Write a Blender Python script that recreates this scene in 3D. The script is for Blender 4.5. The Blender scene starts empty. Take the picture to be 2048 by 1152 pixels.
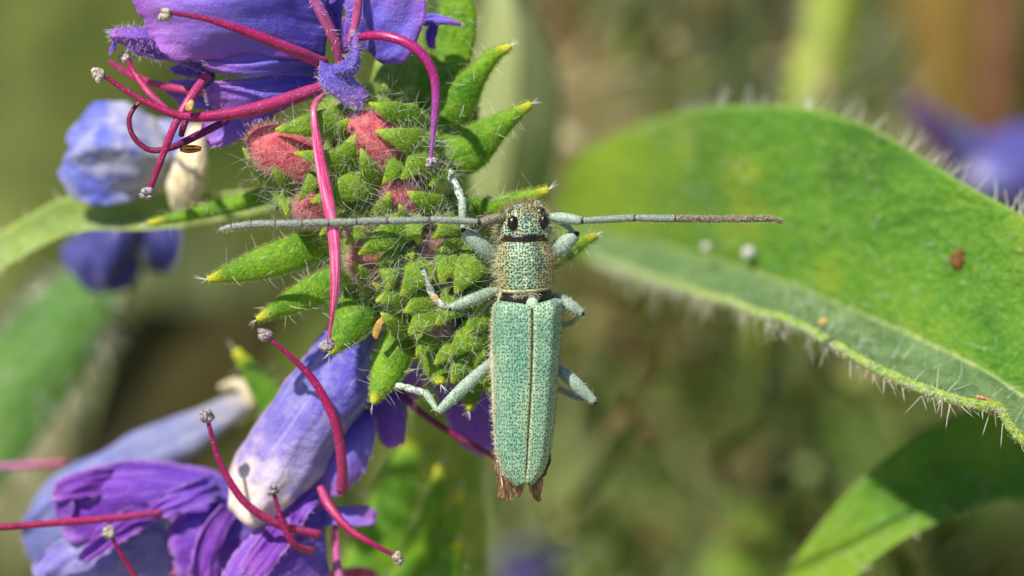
import bpy, math, random
import numpy as np
from mathutils import Matrix, Vector

random.seed(7)
rng = np.random.default_rng(11)
SC = bpy.context.scene
COL = SC.collection

# ------------------------------------------------------------------ camera
# Macro scene, 1 unit = about 1.8 mm.  "Frame" coordinates: x right, y up in the
# picture, z towards the camera; FR turns them into the world (Z up), the camera
# looking 30 degrees down into the meadow.
D = 80.0
PITCH = math.radians(30)
FR = Matrix(((1, 0, 0, 0),
             (0, math.sin(PITCH), -math.cos(PITCH), 0),
             (0, math.cos(PITCH), math.sin(PITCH), 0),
             (0, 0, 0, 1)))
FRn = np.array([[FR[i][j] for j in range(3)] for i in range(3)])
cam = bpy.data.cameras.new('camera')
cam_o = bpy.data.objects.new('camera', cam)
COL.objects.link(cam_o)
cam_o.matrix_world = FR @ Matrix.Translation((0, 0, D))
cam.sensor_width = 36
cam.lens = 36 * D / 20.48
cam.clip_start = 1
cam.clip_end = 9000
cam.dof.use_dof = True
cam.dof.focus_distance = D - 0.35
cam.dof.aperture_fstop = cam.lens * 1e-3 / 3.3
SC.camera = cam_o

# ------------------------------------------------------------------ light
sun_dir_f = np.array([-0.42, 0.70, 0.62])          # towards the sun, frame coordinates
sun_dir = FRn @ (sun_dir_f / np.linalg.norm(sun_dir_f))
elev = math.asin(sun_dir[2])
azim = math.atan2(sun_dir[0], sun_dir[1])
W = bpy.data.worlds.new('World')
SC.world = W
W.use_nodes = True
wn = W.node_tree
sky = wn.nodes.new('ShaderNodeTexSky')
sky.sky_type = 'NISHITA'
sky.sun_disc = False
sky.sun_elevation = elev
sky.sun_rotation = azim
wn.nodes['Background'].inputs['Strength'].default_value = 0.085
wn.links.new(sky.outputs[0], wn.nodes['Background'].inputs['Color'])
sun = bpy.data.lights.new('sun', 'SUN')
sun.energy = 4.9
sun.angle = math.radians(1.2)
sun.color = (1.0, 0.92, 0.79)
sun_o = bpy.data.objects.new('sun', sun)
COL.objects.link(sun_o)
sun_o.rotation_mode = 'QUATERNION'
sun_o.rotation_quaternion = Vector(sun_dir).to_track_quat('Z', 'Y')
SC.view_settings.view_transform = 'Standard'
SC.view_settings.look = 'None'
SC.view_settings.gamma = 1
SC.view_settings.exposure = 0.45
SC.cycles.use_denoising = True
SC.cycles.max_bounces = 8
SC.cycles.transparent_max_bounces = 8


# ------------------------------------------------------------------ helpers
def lin(r, g, b):
    f = lambda c: (c / 255 / 12.92) if c / 255 <= 0.04045 else ((c / 255 + 0.055) / 1.055) ** 2.4
    return (f(r), f(g), f(b), 1)


def P(px, py, z=0.0):
    s = (D - z) / D
    return np.array([(px - 1024) / 100 * s, (576 - py) / 100 * s, z])


def PP(l):
    return np.array([P(*p) for p in l])


BASE = {}


def mesh_data(name, V, F, mat, attr=None, smooth=True):
    me = bpy.data.meshes.new(name)
    V = np.asarray(V, dtype=float)
    me.from_pydata(V.tolist(), [], F if isinstance(F, list) else F.tolist())
    if attr is not None:
        a = me.attributes.new('uvw', 'FLOAT_VECTOR', 'POINT')
        a.data.foreach_set('vector', np.asarray(attr, dtype=np.float32).ravel())
    if smooth:
        me.polygons.foreach_set('use_smooth', np.ones(len(me.polygons), dtype=bool))
    me.materials.append(mat)
    me.update()
    return me


def tag(o, label=None, cat=None, group=None, kind=None):
    if label: o['label'] = label
    if cat: o['category'] = cat
    if group: o['group'] = group
    if kind: o['kind'] = kind
    return o


def thing(name, base, label=None, cat=None, group=None, kind=None):
    o = bpy.data.objects.new(name, None)
    o.empty_display_size = 0.2
    COL.objects.link(o)
    o.matrix_world = FR @ Matrix.Translation(tuple(base))
    BASE[o] = np.array(base, dtype=float)
    return tag(o, label, cat, group, kind)


def holder(name, parent):
    o = bpy.data.objects.new(name, None)
    o.empty_display_size = 0.1
    COL.objects.link(o)
    o.parent = parent
    BASE[o] = BASE[parent]
    return o


def obj(name, geo, mat, parent=None, smooth=True, kind=None, base=None):
    V, F, A = geo
    V = np.asarray(V, dtype=float)
    if parent is not None:
        b = BASE[parent]
    else:
        b = np.array(base if base is not None else V.mean(0), dtype=float)
    me = mesh_data(name, V - b, F, mat, A, smooth)
    o = bpy.data.objects.new(name, me)
    COL.objects.link(o)
    BASE[o] = b
    if parent is not None:
        o.parent = parent
    else:
        o.matrix_world = FR @ Matrix.Translation(tuple(b))
    if kind: o['kind'] = kind
    return o


def join(geos):
    V, F, A, n = [], [], [], 0
    for v, f, a in geos:
        v = np.asarray(v)
        V.append(v)
        if isinstance(f, list):
            F += [[i + n for i in q] for q in f]
        else:
            F += (np.asarray(f) + n).tolist()
        A.append(a if a is not None else np.zeros((len(v), 3)))
        n += len(v)
    return np.vstack(V), F, np.vstack(A)


def unit(a):
    a = np.asarray(a, dtype=float)
    return a / np.maximum(np.linalg.norm(a, axis=-1, keepdims=True), 1e-9)


def cr(pts, n):
    """smooth curve through pts, n samples evenly spaced by chord."""
    p = np.asarray(pts, dtype=float)
    if p.ndim == 1: p = p[:, None]
    if len(p) == 2:
        t = np.linspace(0, 1, n)[:, None]
        return p[0] * (1 - t) + p[1] * t
    q = np.vstack([2 * p[0] - p[1], p, 2 * p[-1] - p[-2]])
    k = len(p) - 1
    m = 16
    out = []
    for i in range(k):
        a, b, c, d = q[i:i + 4]
        t = np.linspace(0, 1, m, endpoint=False)[:, None]
        out.append(0.5 * (2 * b + (c - a) * t + (2 * a - 5 * b + 4 * c - d) * t ** 2 + (3 * b - a - 3 * c + d) * t ** 3))
    out = np.vstack(out + [p[-1:]])
    s = np.r_[0, np.cumsum(np.linalg.norm(np.diff(out, axis=0), axis=1))]
    s /= max(s[-1], 1e-9)
    t = np.linspace(0, 1, n)
    return np.stack([np.interp(t, s, out[:, j]) for j in range(out.shape[1])], 1)


def ci(vals, n):
    """values at even parameters, smooth interpolation."""
    v = np.asarray(vals, dtype=float)
    x = np.linspace(0, 1, len(v))
    t = np.linspace(0, 1, n)
    if len(v) < 3:
        return np.interp(t, x, v)
    q = np.r_[2 * v[0] - v[1], v, 2 * v[-1] - v[-2]]
    f = t * (len(v) - 1)
    i = np.minimum(f.astype(int), len(v) - 2)
    u = f - i
    a, b, c, d = q[i], q[i + 1], q[i + 2], q[i + 3]
    return 0.5 * (2 * b + (c - a) * u + (2 * a - 5 * b + 4 * c - d) * u ** 2 + (3 * b - a - 3 * c + d) * u ** 3)


def wob(p, scale, seed=0, octs=3):
    """cheap smooth noise in about [-1, 1] at points p."""
    r = np.random.default_rng(seed)
    p = np.asarray(p)
    o = np.zeros(p.shape[:-1])
    amp, tot = 1.0, 0.0
    for k in range(octs):
        for j in range(4):
            d = r.normal(size=3)
            d /= np.linalg.norm(d)
            o = o + amp * np.sin(p @ (d * scale * 2 ** k * r.uniform(0.7, 1.3)) + r.uniform(0, 6.28)) / 2.2
        tot += amp
        amp *= 0.5
    return o / tot


def surf(curves, nu, nv, sharp=False):
    C = [cr(c, nu) for c in curves]
    G = np.zeros((nu, nv, 3))
    C = np.array(C)
    for i in range(nu):
        if sharp:
            x = np.linspace(0, 1, len(C))
            t = np.linspace(0, 1, nv)
            for j in range(3):
                G[i, :, j] = np.interp(t, x, C[:, i, j])
        else:
            for j in range(3):
                G[i, :, j] = ci(C[:, i, j], nv)
    return G


def gnormals(G):
    du = np.gradient(G, axis=0)
    dv = np.gradient(G, axis=1)
    n = np.cross(du, dv)
    n = unit(n)
    if n[..., 2].mean() < 0: n = -n
    return n


def sheet(G, th=0.03, rnd=0.0, taper=True):
    """closed thin solid around the grid G."""
    nu, nv = G.shape[:2]
    N = gnormals(G)
    t = np.full((nu, nv, 1), th / 2)
    if taper:
        e = np.minimum.reduce([np.arange(nv), np.arange(nv)[::-1]]).astype(float)
        t = t * np.clip(0.35 + e[None, :, None] / 2.0, 0, 1)
    T = (G + N * t).reshape(-1, 3)
    B = (G - N * t).reshape(-1, 3)
    V = np.vstack([T, B])
    idx = np.arange(nu * nv).reshape(nu, nv)
    a, b, c, d = idx[:-1, :-1].ravel(), idx[1:, :-1].ravel(), idx[1:, 1:].ravel(), idx[:-1, 1:].ravel()
    m = nu * nv
    F = np.vstack([np.stack([a, b, c, d], 1), np.stack([d + m, c + m, b + m, a + m], 1)])
    ring = np.r_[idx[0, :], idx[1:, -1], idx[-1, ::-1][1:], idx[::-1, 0][1:-1]]
    r2 = np.roll(ring, -1)
    F = np.vstack([F, np.stack([ring, r2, r2 + m, ring + m], 1)])
    u, v = np.meshgrid(np.linspace(0, 1, nu), np.linspace(0, 1, nv), indexing='ij')
    A = np.stack([u, v, np.full_like(u, rnd)], -1).reshape(-1, 3)
    return V, F, np.vstack([A, A])


def frames(path, hint=(0, 0, 1)):
    T = unit(np.gradient(path, axis=0))
    h = np.asarray(hint, dtype=float)
    Bn = unit(h[None] - (T @ h)[:, None] * T)
    S = np.cross(T, Bn)
    return T, S, Bn


def tube(pts, rad, sides=8, n=24, flat=1.0, hint=(0, 0, 1), rnd=0.0, rough=0.0, seed=0):
    """closed swept tube; rad is a list of radii along it; flat = depth / width."""
    path = cr(pts, n)
    r = np.maximum(ci(rad, n), 1e-4)
    T, S, Bn = frames(path, hint)
    a = np.linspace(0, 2 * np.pi, sides, endpoint=False)
    R = path[:, None] + r[:, None, None] * (np.cos(a)[None, :, None] * S[:, None] + flat * np.sin(a)[None, :, None] * Bn[:, None])
    if rough:
        R = R + (R - path[:, None]) * (rough * wob(R, 2.5 / max(r.mean(), .01), seed)[..., None])
    V = R.reshape(-1, 3)
    idx = np.arange(n * sides).reshape(n, sides)
    nx = np.roll(idx, -1, 1)
    F = np.stack([idx[:-1].ravel(), nx[:-1].ravel(), nx[1:].ravel(), idx[1:].ravel()], 1).tolist()
    V = np.vstack([V, path[:1] - T[:1] * r[0] * 0.5, path[-1:] + T[-1:] * r[-1] * 0.5])
    p, q = n * sides, n * sides + 1
    F += [[int(idx[0, (k + 1) % sides]), int(idx[0, k]), p] for k in range(sides)]
    F += [[int(idx[-1, k]), int(idx[-1, (k + 1) % sides]), q] for k in range(sides)]
    u = np.repeat(np.linspace(0, 1, n), sides)
    v = np.tile(np.arange(sides) / sides, n)
    A = np.stack([u, v, np.full_like(u, rnd)], 1)
    return V, F, np.vstack([A, [[0, 0, rnd], [1, 0, rnd]]])


def blob(c, axes, rough=0.0, seed=0, nu=14, nv=18, rnd=0.0, scale=None):
    """lumpy ellipsoid; axes = 3 half-axis vectors, u runs along the first."""
    ax = np.asarray(axes, dtype=float)
    th = np.linspace(0.04, np.pi - 0.04, nu)
    ph = np.linspace(0, 2 * np.pi, nv, endpoint=False)
    t, p = np.meshgrid(th, ph, indexing='ij')
    L = np.stack([-np.cos(t), np.sin(t) * np.cos(p), np.sin(t) * np.sin(p)], -1)
    if rough:
        L = L * (1 + rough * wob(L, scale or 3.0, seed)[..., None])
    V = (L.reshape(-1, 3) @ ax) + np.asarray(c)
    idx = np.arange(nu * nv).reshape(nu, nv)
    nx = np.roll(idx, -1, 1)
    F = np.stack([idx[:-1].ravel(), nx[:-1].ravel(), nx[1:].ravel(), idx[1:].ravel()], 1).tolist()
    F += [idx[0, ::-1].tolist(), idx[-1].tolist()]
    A = np.stack([t.ravel() / np.pi, p.ravel() / 6.2832, np.full(t.size, rnd)], 1)
    return V, F, A


def hairs(pos, dirs, length, rad, bend=0.25, seg=3, jit=0.25, hint=None):
    pos = np.asarray(pos, dtype=float)
    n = len(pos)
    dirs = unit(unit(dirs) + rng.normal(size=(n, 3)) * jit)
    length = np.broadcast_to(np.asarray(length, dtype=float), (n,)) * rng.uniform(0.65, 1.25, n)
    rad = np.broadcast_to(np.asarray(rad, dtype=float), (n,)) * rng.uniform(0.75, 1.3, n)
    side = unit(np.cross(dirs, rng.normal(size=(n, 3))))
    bd = side * (rng.normal(size=(n, 1)) * bend)
    o1 = unit(np.cross(dirs, side + 0.1))
    o2 = np.cross(dirs, o1)
    rings = []
    for k in range(seg):
        t = k / seg
        c = pos + dirs * (length * t)[:, None] + bd * (length * t * t)[:, None]
        rr = rad * (1 - 0.75 * t)
        for j in range(3):
            a = 2.0944 * j
            rings.append(c + (o1 * math.cos(a) + o2 * math.sin(a)) * rr[:, None])
    tip = pos + dirs * length[:, None] + bd * length[:, None]
    V = np.stack(rings + [tip], 1)
    m = 3 * seg + 1
    f = []
    for k in range(seg - 1):
        for j in range(3):
            a, b = 3 * k + j, 3 * k + (j + 1) % 3
            f += [[a, b, b + 3], [a, b + 3, a + 3]]
    for j in range(3):
        f.append([3 * (seg - 1) + j, 3 * (seg - 1) + (j + 1) % 3, m - 1])
    f = np.array(f)
    F = (f[None] + (np.arange(n) * m)[:, None, None]).reshape(-1, 3)
    A = np.zeros((n, m, 3))
    A[:, :, 0] = np.r_[np.repeat(np.arange(seg) / seg, 3), 1][None]
    A[:, :, 2] = rng.random((n, 1))
    return V.reshape(-1, 3), F, A.reshape(-1, 3)


def on_grid(G, n, ul=(0, 1), vl=(0, 1), N=None):
    nu, nv = G.shape[:2]
    N = gnormals(G) if N is None else N
    u = rng.uniform(ul[0], ul[1], n) * (nu - 1)
    v = rng.uniform(vl[0], vl[1], n) * (nv - 1)
    i = np.minimum(u.astype(int), nu - 2)
    j = np.minimum(v.astype(int), nv - 2)
    a, b = (u - i)[:, None], (v - j)[:, None]
    f = lambda X: X[i, j] * (1 - a) * (1 - b) + X[i + 1, j] * a * (1 - b) + X[i, j + 1] * (1 - a) * b + X[i + 1, j + 1] * a * b
    return f(G), unit(f(N))


def on_mesh(geo, n, flt=None):
    """random points with outward normals on a closed quad-ish mesh."""
    V, F, _ = geo
    V = np.asarray(V)
    T = []
    for q in F:
        T.append(q[:3])
        if len(q) == 4: T.append([q[0], q[2], q[3]])
    T = np.array(T)
    a, b, c = V[T[:, 0]], V[T[:, 1]], V[T[:, 2]]
    nr = np.cross(b - a, c - a)
    ar = np.linalg.norm(nr, axis=1)
    k = rng.choice(len(T), n, p=ar / ar.sum())
    r1, r2 = rng.random((2, n))
    s = np.sqrt(r1)
    p = a[k] * (1 - s)[:, None] + b[k] * (s * (1 - r2))[:, None] + c[k] * (s * r2)[:, None]
    N = unit(nr[k])
    cen = V.mean(0)
    if ((p - cen) * N).sum() < 0: N = -N
    if flt is not None:
        m = flt(p, N)
        p, N = p[m], N[m]
    return p, N


# ------------------------------------------------------------------ materials
class NT:
    def __init__(s, name):
        s.m = bpy.data.materials.new(name)
        s.m.use_nodes = True
        s.t = s.m.node_tree
        s.t.nodes.clear()
        s.out = s.t.nodes.new('ShaderNodeOutputMaterial')
        s.at = None

    def n(s, typ, ins=None, **props):
        nd = s.t.nodes.new('ShaderNode' + typ)
        for k, v in props.items(): setattr(nd, k, v)
        for k, v in (ins or {}).items(): s.put(nd.inputs[k], v)
        return nd

    def put(s, sock, v):
        if isinstance(v, bpy.types.NodeSocket):
            s.t.links.new(v, sock)
        else:
            sock.default_value = v

    def attr(s):
        if s.at is None:
            a = s.n('Attribute', attribute_name='uvw')
            s.at = s.n('SeparateXYZ', {0: a.outputs['Vector']}).outputs
        return s.at

    def coord(s, scale=(1, 1, 1)):
        c = s.n('TexCoord').outputs['Object']
        if scale != (1, 1, 1):
            c = s.n('Mapping', {'Vector': c, 'Scale': scale}).outputs[0]
        return c

    def noise(s, scale, detail=3, vec=None, rough=0.5):
        return s.n('TexNoise', {'Scale': scale, 'Detail': detail, 'Roughness': rough, 'Vector': vec or s.coord()}).outputs[0]

    def ramp(s, fac, stops, interp='LINEAR'):
        r = s.n('ValToRGB', {0: fac})
        r.color_ramp.interpolation = interp
        e = r.color_ramp.elements
        while len(e) < len(stops): e.new(0.5)
        for k, (p, c) in enumerate(stops):
            e[k].position = p
            e[k].color = c if len(c) == 4 else (*c, 1)
        return r.outputs[0]

    def sm(s, v, a, b):
        """smooth step from a to b -> 0..1"""
        return s.n('MapRange', {0: v, 1: a, 2: b, 3: 0.0, 4: 1.0}, interpolation_type='SMOOTHSTEP').outputs[0]

    def math(s, op, a, b=0.0, c=0.0):
        return s.n('Math', {0: a, 1: b, 2: c}, operation=op).outputs[0]

    def mix(s, f, a, b, mode='MIX'):
        nd = s.n('Mix', data_type='RGBA', blend_type=mode)
        s.put(nd.inputs[0], f); s.put(nd.inputs[6], a); s.put(nd.inputs[7], b)
        return nd.outputs[2]

    def bump(s, h, strength=0.3, dist=0.02):
        return s.n('Bump', {'Strength': strength, 'Distance': dist, 'Height': h}).outputs[0]

    def done(s, col, rough=0.5, spec=0.4, trans=0.0, tcol=None, normal=None, sheen=0.0, metal=0.0, sss=0.0, coat=0.0):
        ins = {'Base Color': col, 'Roughness': rough, 'Specular IOR Level': spec, 'Metallic': metal, 'Sheen Weight': sheen, 'Coat Weight': coat}
        if normal is not None: ins['Normal'] = normal
        b = s.n('BsdfPrincipled', ins)
        b.inputs['Sheen Roughness'].default_value = 0.4
        if sss:
            b.inputs['Subsurface Weight'].default_value = sss
            b.inputs['Subsurface Radius'].default_value = (0.12, 0.06, 0.06)
            b.inputs['Subsurface Scale'].default_value = 1.0
        sh = b.outputs[0]
        if trans:
            tb = s.n('BsdfTranslucent', {'Color': tcol if tcol is not None else col})
            sh = s.n('MixShader', {0: trans, 1: sh, 2: tb.outputs[0]}).outputs[0]
        s.t.links.new(sh, s.out.inputs[0])
        return s.m


def leaf_mat(name, dark, light, tip=None, trans=0.3, tcol=None, rib=None, mott=4.0, speck=0.5, rough=0.5, bump=0.35, fine=26, edge=None, vary=None):
    n = NT(name)
    u, v, r = n.attr()[:3]
    a = n.noise(mott, 4)
    b = n.noise(mott * 5, 3)
    f = n.sm(n.math('ADD', n.math('MULTIPLY', a, 0.65), n.math('MULTIPLY', b, 0.35)), 0.36, 0.64)
    c = n.mix(f, dark, light)
    d = n.math('ABSOLUTE', n.math('SUBTRACT', v, 0.5))
    if vary:
        c = n.mix(n.math('MULTIPLY', r, 0.55), c, vary)
    if rib:
        c = n.mix(n.math('MULTIPLY', n.sm(d, 0.045, 0.0), 0.7), c, rib)
    if edge:
        c = n.mix(n.math('MULTIPLY', n.sm(d, 0.44, 0.5), 0.8), c, edge)
    if speck:
        vo = n.n('TexVoronoi', {'Scale': fine, 'Vector': n.coord()})
        s = n.math('MULTIPLY', n.sm(vo.outputs['Distance'], 0.26, 0.10), speck)
        c = n.mix(s, c, lin(225, 225, 120))
    if tip:
        c = n.mix(n.math('MULTIPLY', n.sm(u, 0.84, 0.99), 0.9), c, tip)
    h = n.math('ADD', n.math('MULTIPLY', n.noise(30, 3), 0.7), n.math('MULTIPLY', n.noise(9, 2), 0.9))
    return n.done(c, rough, 0.35, trans, tcol, n.bump(h, bump, 0.05), sheen=0.15)


def petal_mat(name, stops, trans=0.3, streak=0.25, pale=None, edge=None, rough=0.42, wr=0.45, blot=0.3, patch=0.0):
    n = NT(name)
    u, v, r = n.attr()[:3]
    uv = n.n('CombineXYZ', {0: n.math('MULTIPLY', u, 2.2), 1: n.math('MULTIPLY', v, 16.0), 2: 0.0}).outputs[0]
    st = n.noise(1.0, 4, uv)
    w = n.math('ADD', u, n.math('MULTIPLY', n.math('SUBTRACT', n.noise(2.2, 3), 0.5), blot))
    c = n.ramp(w, stops)
    if pale:
        c = n.mix(n.math('MULTIPLY', n.sm(st, 0.48, 0.72), streak), c, pale)
    if patch:
        c = n.mix(n.math('MULTIPLY', n.sm(n.noise(1.3, 5, rough=0.65), 0.46, 0.60), patch), c, pale)
    if edge:
        d = n.math('ABSOLUTE', n.math('SUBTRACT', v, 0.5))
        c = n.mix(n.math('MULTIPLY', n.math('MAXIMUM', n.sm(d, 0.40, 0.5), n.sm(u, 0.90, 1.0)), 0.75), c, edge)
    wv = n.math('ADD', n.math('MULTIPLY', v, 46.0), n.math('MULTIPLY', n.noise(2.6, 3), 9.0))
    vein = n.sm(n.math('ABSOLUTE', n.math('SINE', wv)), 0.16, 0.0)
    c = n.mix(n.math('MULTIPLY', vein, 0.16), c, lin(74, 36, 150))
    sp = n.noise(26, 4, rough=0.75)
    h = n.math('ADD', n.math('MULTIPLY', sp, 0.35), n.math('ADD', n.math('MULTIPLY', st, 0.5), n.math('MULTIPLY', n.noise(6, 5, rough=0.6), 1.3)))
    c = n.mix(n.math('MULTIPLY', n.sm(sp, 0.54, 0.72), 0.5), c, lin(215, 200, 245))  # lavender flecks: sparkle highlights painted into the petal colour
    return n.done(c, rough, 0.45, trans, None, n.bump(h, wr, 0.10), sheen=0.35)


def fil_mat(name, a, b, c, gloss=0.4, glint_streak=0.0):
    n = NT(name)
    u, v, r = n.attr()[:3]
    col = n.ramp(u, [(0.0, a), (0.55, b), (1.0, c)])
    uv = n.n('CombineXYZ', {0: n.math('MULTIPLY', u, 5.0), 1: n.math('MULTIPLY', v, 26.0), 2: r}).outputs[0]
    st = n.noise(1.0, 3, uv)
    if glint_streak:
        col = n.mix(n.math('MULTIPLY', n.sm(st, 0.44, 0.66), glint_streak), col, lin(255, 190, 225))  # pale pink streaks are gloss highlights painted into the colour
    col = n.mix(n.math('MULTIPLY', n.sm(n.noise(3.5, 3), 0.45, 0.7), 0.25), col, lin(96, 12, 62))
    sp = n.n('TexVoronoi', {'Scale': 22.0, 'Vector': n.coord()}).outputs['Distance']
    col = n.mix(n.math('MULTIPLY', n.sm(sp, 0.20, 0.10), 0.75), col, lin(240, 210, 225))
    return n.done(col, gloss, 0.5, 0.18, None, n.bump(st, 0.35, 0.03))


def plain_mat(name, a, b, scale=12, rough=0.6, trans=0.0, bump=0.4, spec=0.3, sheen=0.0):
    n = NT(name)
    f = n.noise(scale, 4)
    return n.done(n.mix(n.sm(f, 0.35, 0.65), a, b), rough, spec, trans, None, n.bump(n.noise(scale * 2, 3), bump, 0.04), sheen=sheen)


def hair_mat(name, a, b, trans=0.35, rough=0.35):
    n = NT(name)
    u, v, r = n.attr()[:3]
    return n.done(n.mix(r, a, b), rough, 0.5, trans)


YTIP = lin(232, 222, 60)
M_sepal = leaf_mat('sepal_green', lin(80, 136, 14), lin(148, 186, 38), lin(196, 212, 56), 0.36, lin(160, 206, 36), speck=0.8, mott=3.0, fine=13, bump=0.9, vary=lin(142, 170, 62))
M_bract = leaf_mat('bract_green', lin(76, 132, 18), lin(132, 178, 34), YTIP, 0.32, lin(165, 215, 40), speck=0.6, mott=1.8, fine=14, bump=0.8, edge=lin(140, 176, 70))
M_core = leaf_mat('core_green', lin(92, 132, 36), lin(150, 170, 78), None, 0.1, speck=0.3, mott=2.0)
M_hair = hair_mat('white_hair', lin(236, 238, 222), lin(250, 250, 244))
M_fuzz = hair_mat('yellowish_fuzz', lin(160, 192, 66), lin(214, 226, 140), 0.5)
M_pinkfuzz = hair_mat('pink_fuzz', lin(238, 178, 186), lin(250, 232, 232))
M_vhair = hair_mat('violet_hair', lin(214, 190, 240), lin(240, 232, 250))
M_pink = plain_mat('bud_pink', lin(206, 70, 98), lin(236, 128, 132), 4, 0.6, 0.25, 0.3, sheen=0.5)
M_pinkpale = plain_mat('bud_pale_pink', lin(178, 96, 84), lin(198, 132, 112), 6, 0.6, 0.2, 0.5)
M_petal = petal_mat('petal_blue_violet', [(0.0, lin(76, 58, 176)), (0.2, lin(104, 88, 220)), (0.5, lin(134, 120, 236)), (0.75, lin(158, 118, 230)), (1.0, lin(190, 122, 214))],
                    0.36, 0.45, lin(170, 160, 245), lin(176, 104, 224))
M_petal_dark = petal_mat('petal_deep_violet', [(0.0, lin(70, 46, 150)), (0.5, lin(106, 62, 194)), (1.0, lin(150, 80, 204))],
                         0.3, 0.25, lin(140, 110, 220), lin(184, 120, 222))
M_faded = petal_mat('faded_tube', [(0.0, lin(252, 240, 226)), (0.14, lin(244, 226, 226)), (0.27, lin(150, 132, 212)), (0.6, lin(100, 92, 212)), (1.0, lin(82, 74, 200))],
                    0.3, 0.6, lin(196, 194, 238), lin(206, 170, 190), 0.5, 0.6, 0.35, 0.35)
M_blue = petal_mat('withered_blue', [(0.0, lin(206, 200, 208)), (0.3, lin(158, 166, 218)), (0.65, lin(98, 112, 218)), (1.0, lin(124, 136, 226))],
                   0.3, 0.35, lin(208, 208, 226), None, 0.55, 0.5, 0.9, 0.7)
M_purple = petal_mat('petal_purple', [(0.0, lin(128, 108, 224)), (0.4, lin(138, 82, 220)), (1.0, lin(150, 72, 214))],
                     0.48, 0.6, lin(208, 172, 240), lin(200, 146, 230), 0.45, 0.35, 0.5)
M_cream = plain_mat('dried_cream', lin(206, 190, 150), lin(242, 234, 210), 7, 0.6, 0.2, 0.6)
M_fil = fil_mat('filament_crimson', lin(176, 62, 120), lin(170, 24, 96), lin(138, 16, 82))
M_fil_dark = fil_mat('filament_dark', lin(92, 18, 112), lin(122, 16, 78), lin(128, 22, 60))
M_fil_hot = fil_mat('filament_hot_pink', lin(176, 24, 92), lin(236, 72, 148), lin(172, 20, 74), 0.28, 0.75)
M_fil_pink = fil_mat('filament_pale', lin(206, 86, 138), lin(196, 96, 160), lin(190, 110, 190), 0.35)
M_fil_lilac = fil_mat('filament_lilac_tip', lin(172, 24, 104), lin(160, 30, 118), lin(176, 110, 214), 0.3)
M_anther = plain_mat('anther_grey', lin(92, 82, 92), lin(196, 186, 196), 26, 0.75, 0, 0.9)
M_anther_pale = plain_mat('anther_pale', lin(120, 110, 104), lin(208, 198, 184), 22, 0.75, 0, 0.9)
M_husk = plain_mat('seed_husk', lin(112, 64, 22), lin(188, 124, 52), 16, 0.45, 0.1, 0.8)

# ------------------------------------------------------------------ the setting: ground and meadow
GH = 55.0


def w2f(p):
    return np.asarray(p) @ FRn          # world -> frame (FRn is orthonormal)


n = NT('soil')
c = n.ramp(n.noise(0.06, 6, rough=0.6), [(0.34, lin(84, 70, 40)), (0.45, lin(120, 122, 64)), (0.55, lin(150, 140, 98)), (0.66, lin(96, 108, 56))])
c = n.mix(n.sm(n.noise(0.5, 4), 0.5, 0.7), c, lin(132, 118, 82))
m_soil = n.done(c, 0.9, 0.1, 0, None, n.bump(n.noise(0.8, 4), 0.8, 1.0))
gn = 41
gx, gy = np.meshgrid(np.linspace(-1, 1, gn), np.linspace(-1, 1, gn), indexing='ij')
gx = np.sign(gx) * np.abs(gx) ** 2.2 * 4000
gy = np.sign(gy) * np.abs(gy) ** 2.2 * 4000 + 90
gz = -GH + 1.2 * wob(np.stack([gx, gy, gx * 0], -1), 0.05, 3)
Vg = np.stack([gx, gy, gz], -1).reshape(-1, 3)
ii = np.arange(gn * gn).reshape(gn, gn)
Fg = np.stack([ii[:-1, :-1].ravel(), ii[1:, :-1].ravel(), ii[1:, 1:].ravel(), ii[:-1, 1:].ravel()], 1)
g = obj('ground', (w2f(Vg), Fg, None), m_soil, base=w2f(np.array([0, 90, -GH])))
tag(g, kind='structure')

n = NT('meadow_leaf')
u, v, r = n.attr()[:3]
c = n.ramp(r, [(0.0, lin(58, 76, 26)), (0.2, lin(96, 122, 44)), (0.4, lin(130, 142, 70)), (0.55, lin(122, 136, 100)), (0.7, lin(172, 160, 116)), (0.85, lin(134, 104, 70)), (1.0, lin(112, 140, 40))])
m_meadow = n.done(c, 0.55, 0.3, 0.3)


def blades(nb, xr, yr, hr, wr, tone, seed):
    r = np.random.default_rng(seed)
    geos = []
    V, F, A, k = [], [], [], 0
    for i in range(nb):
        x, y = r.uniform(*xr), r.uniform(*yr)
        h = r.uniform(*hr)
        w = r.uniform(*wr)
        az = r.uniform(0, 6.28)
        lean = r.uniform(0.1, 0.75)
        d = np.array([math.cos(az), math.sin(az), 0])
        s = np.array([-d[1], d[0], 0]) * w
        to = float(np.clip(r.normal(tone(x, y), 0.15), 0, 1))
        prof = (0.6, 1.0, 0.8, 0.05)
        for t, q in zip((0, 0.4, 0.75, 1.0), prof):
            c = np.array([x, y, -GH - 0.5]) + np.array([0, 0, h * (t - 0.25 * lean * t * t)]) + d * h * lean * t * t
            V += [c - s * q, c + s * q]
            A += [[t, 0, to], [t, 1, to]]
        for j in range(3):
            a = k + 2 * j
            F.append([a, a + 1, a + 3, a + 2])
        k += 8
    return w2f(np.array(V)), F, np.array(A)


gr = obj('meadow_grass', blades(2600, (-62, 62), (40, 200), (4, 17), (0.4, 1.3), lambda x, y: 0.45 + 0.35 * math.sin(x * 0.13 + 1) * math.cos(y * 0.06), 5), m_meadow, base=w2f(np.array([0, 90, -GH])))
tag(gr, 'mottled meadow grass and litter blurred far behind the flowers', 'grass', kind='stuff')
lf = obj('undergrowth', blades(520, (-60, 60), (40, 180), (4, 15), (1.2, 3.4), lambda x, y: 0.30 + 0.30 * math.sin(x * 0.16 + y * 0.05), 9), m_meadow, base=w2f(np.array([0, 80, -GH])))
tag(lf, 'broad blurred leaves of low plants far behind the beetle', 'undergrowth', kind='stuff')


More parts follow.
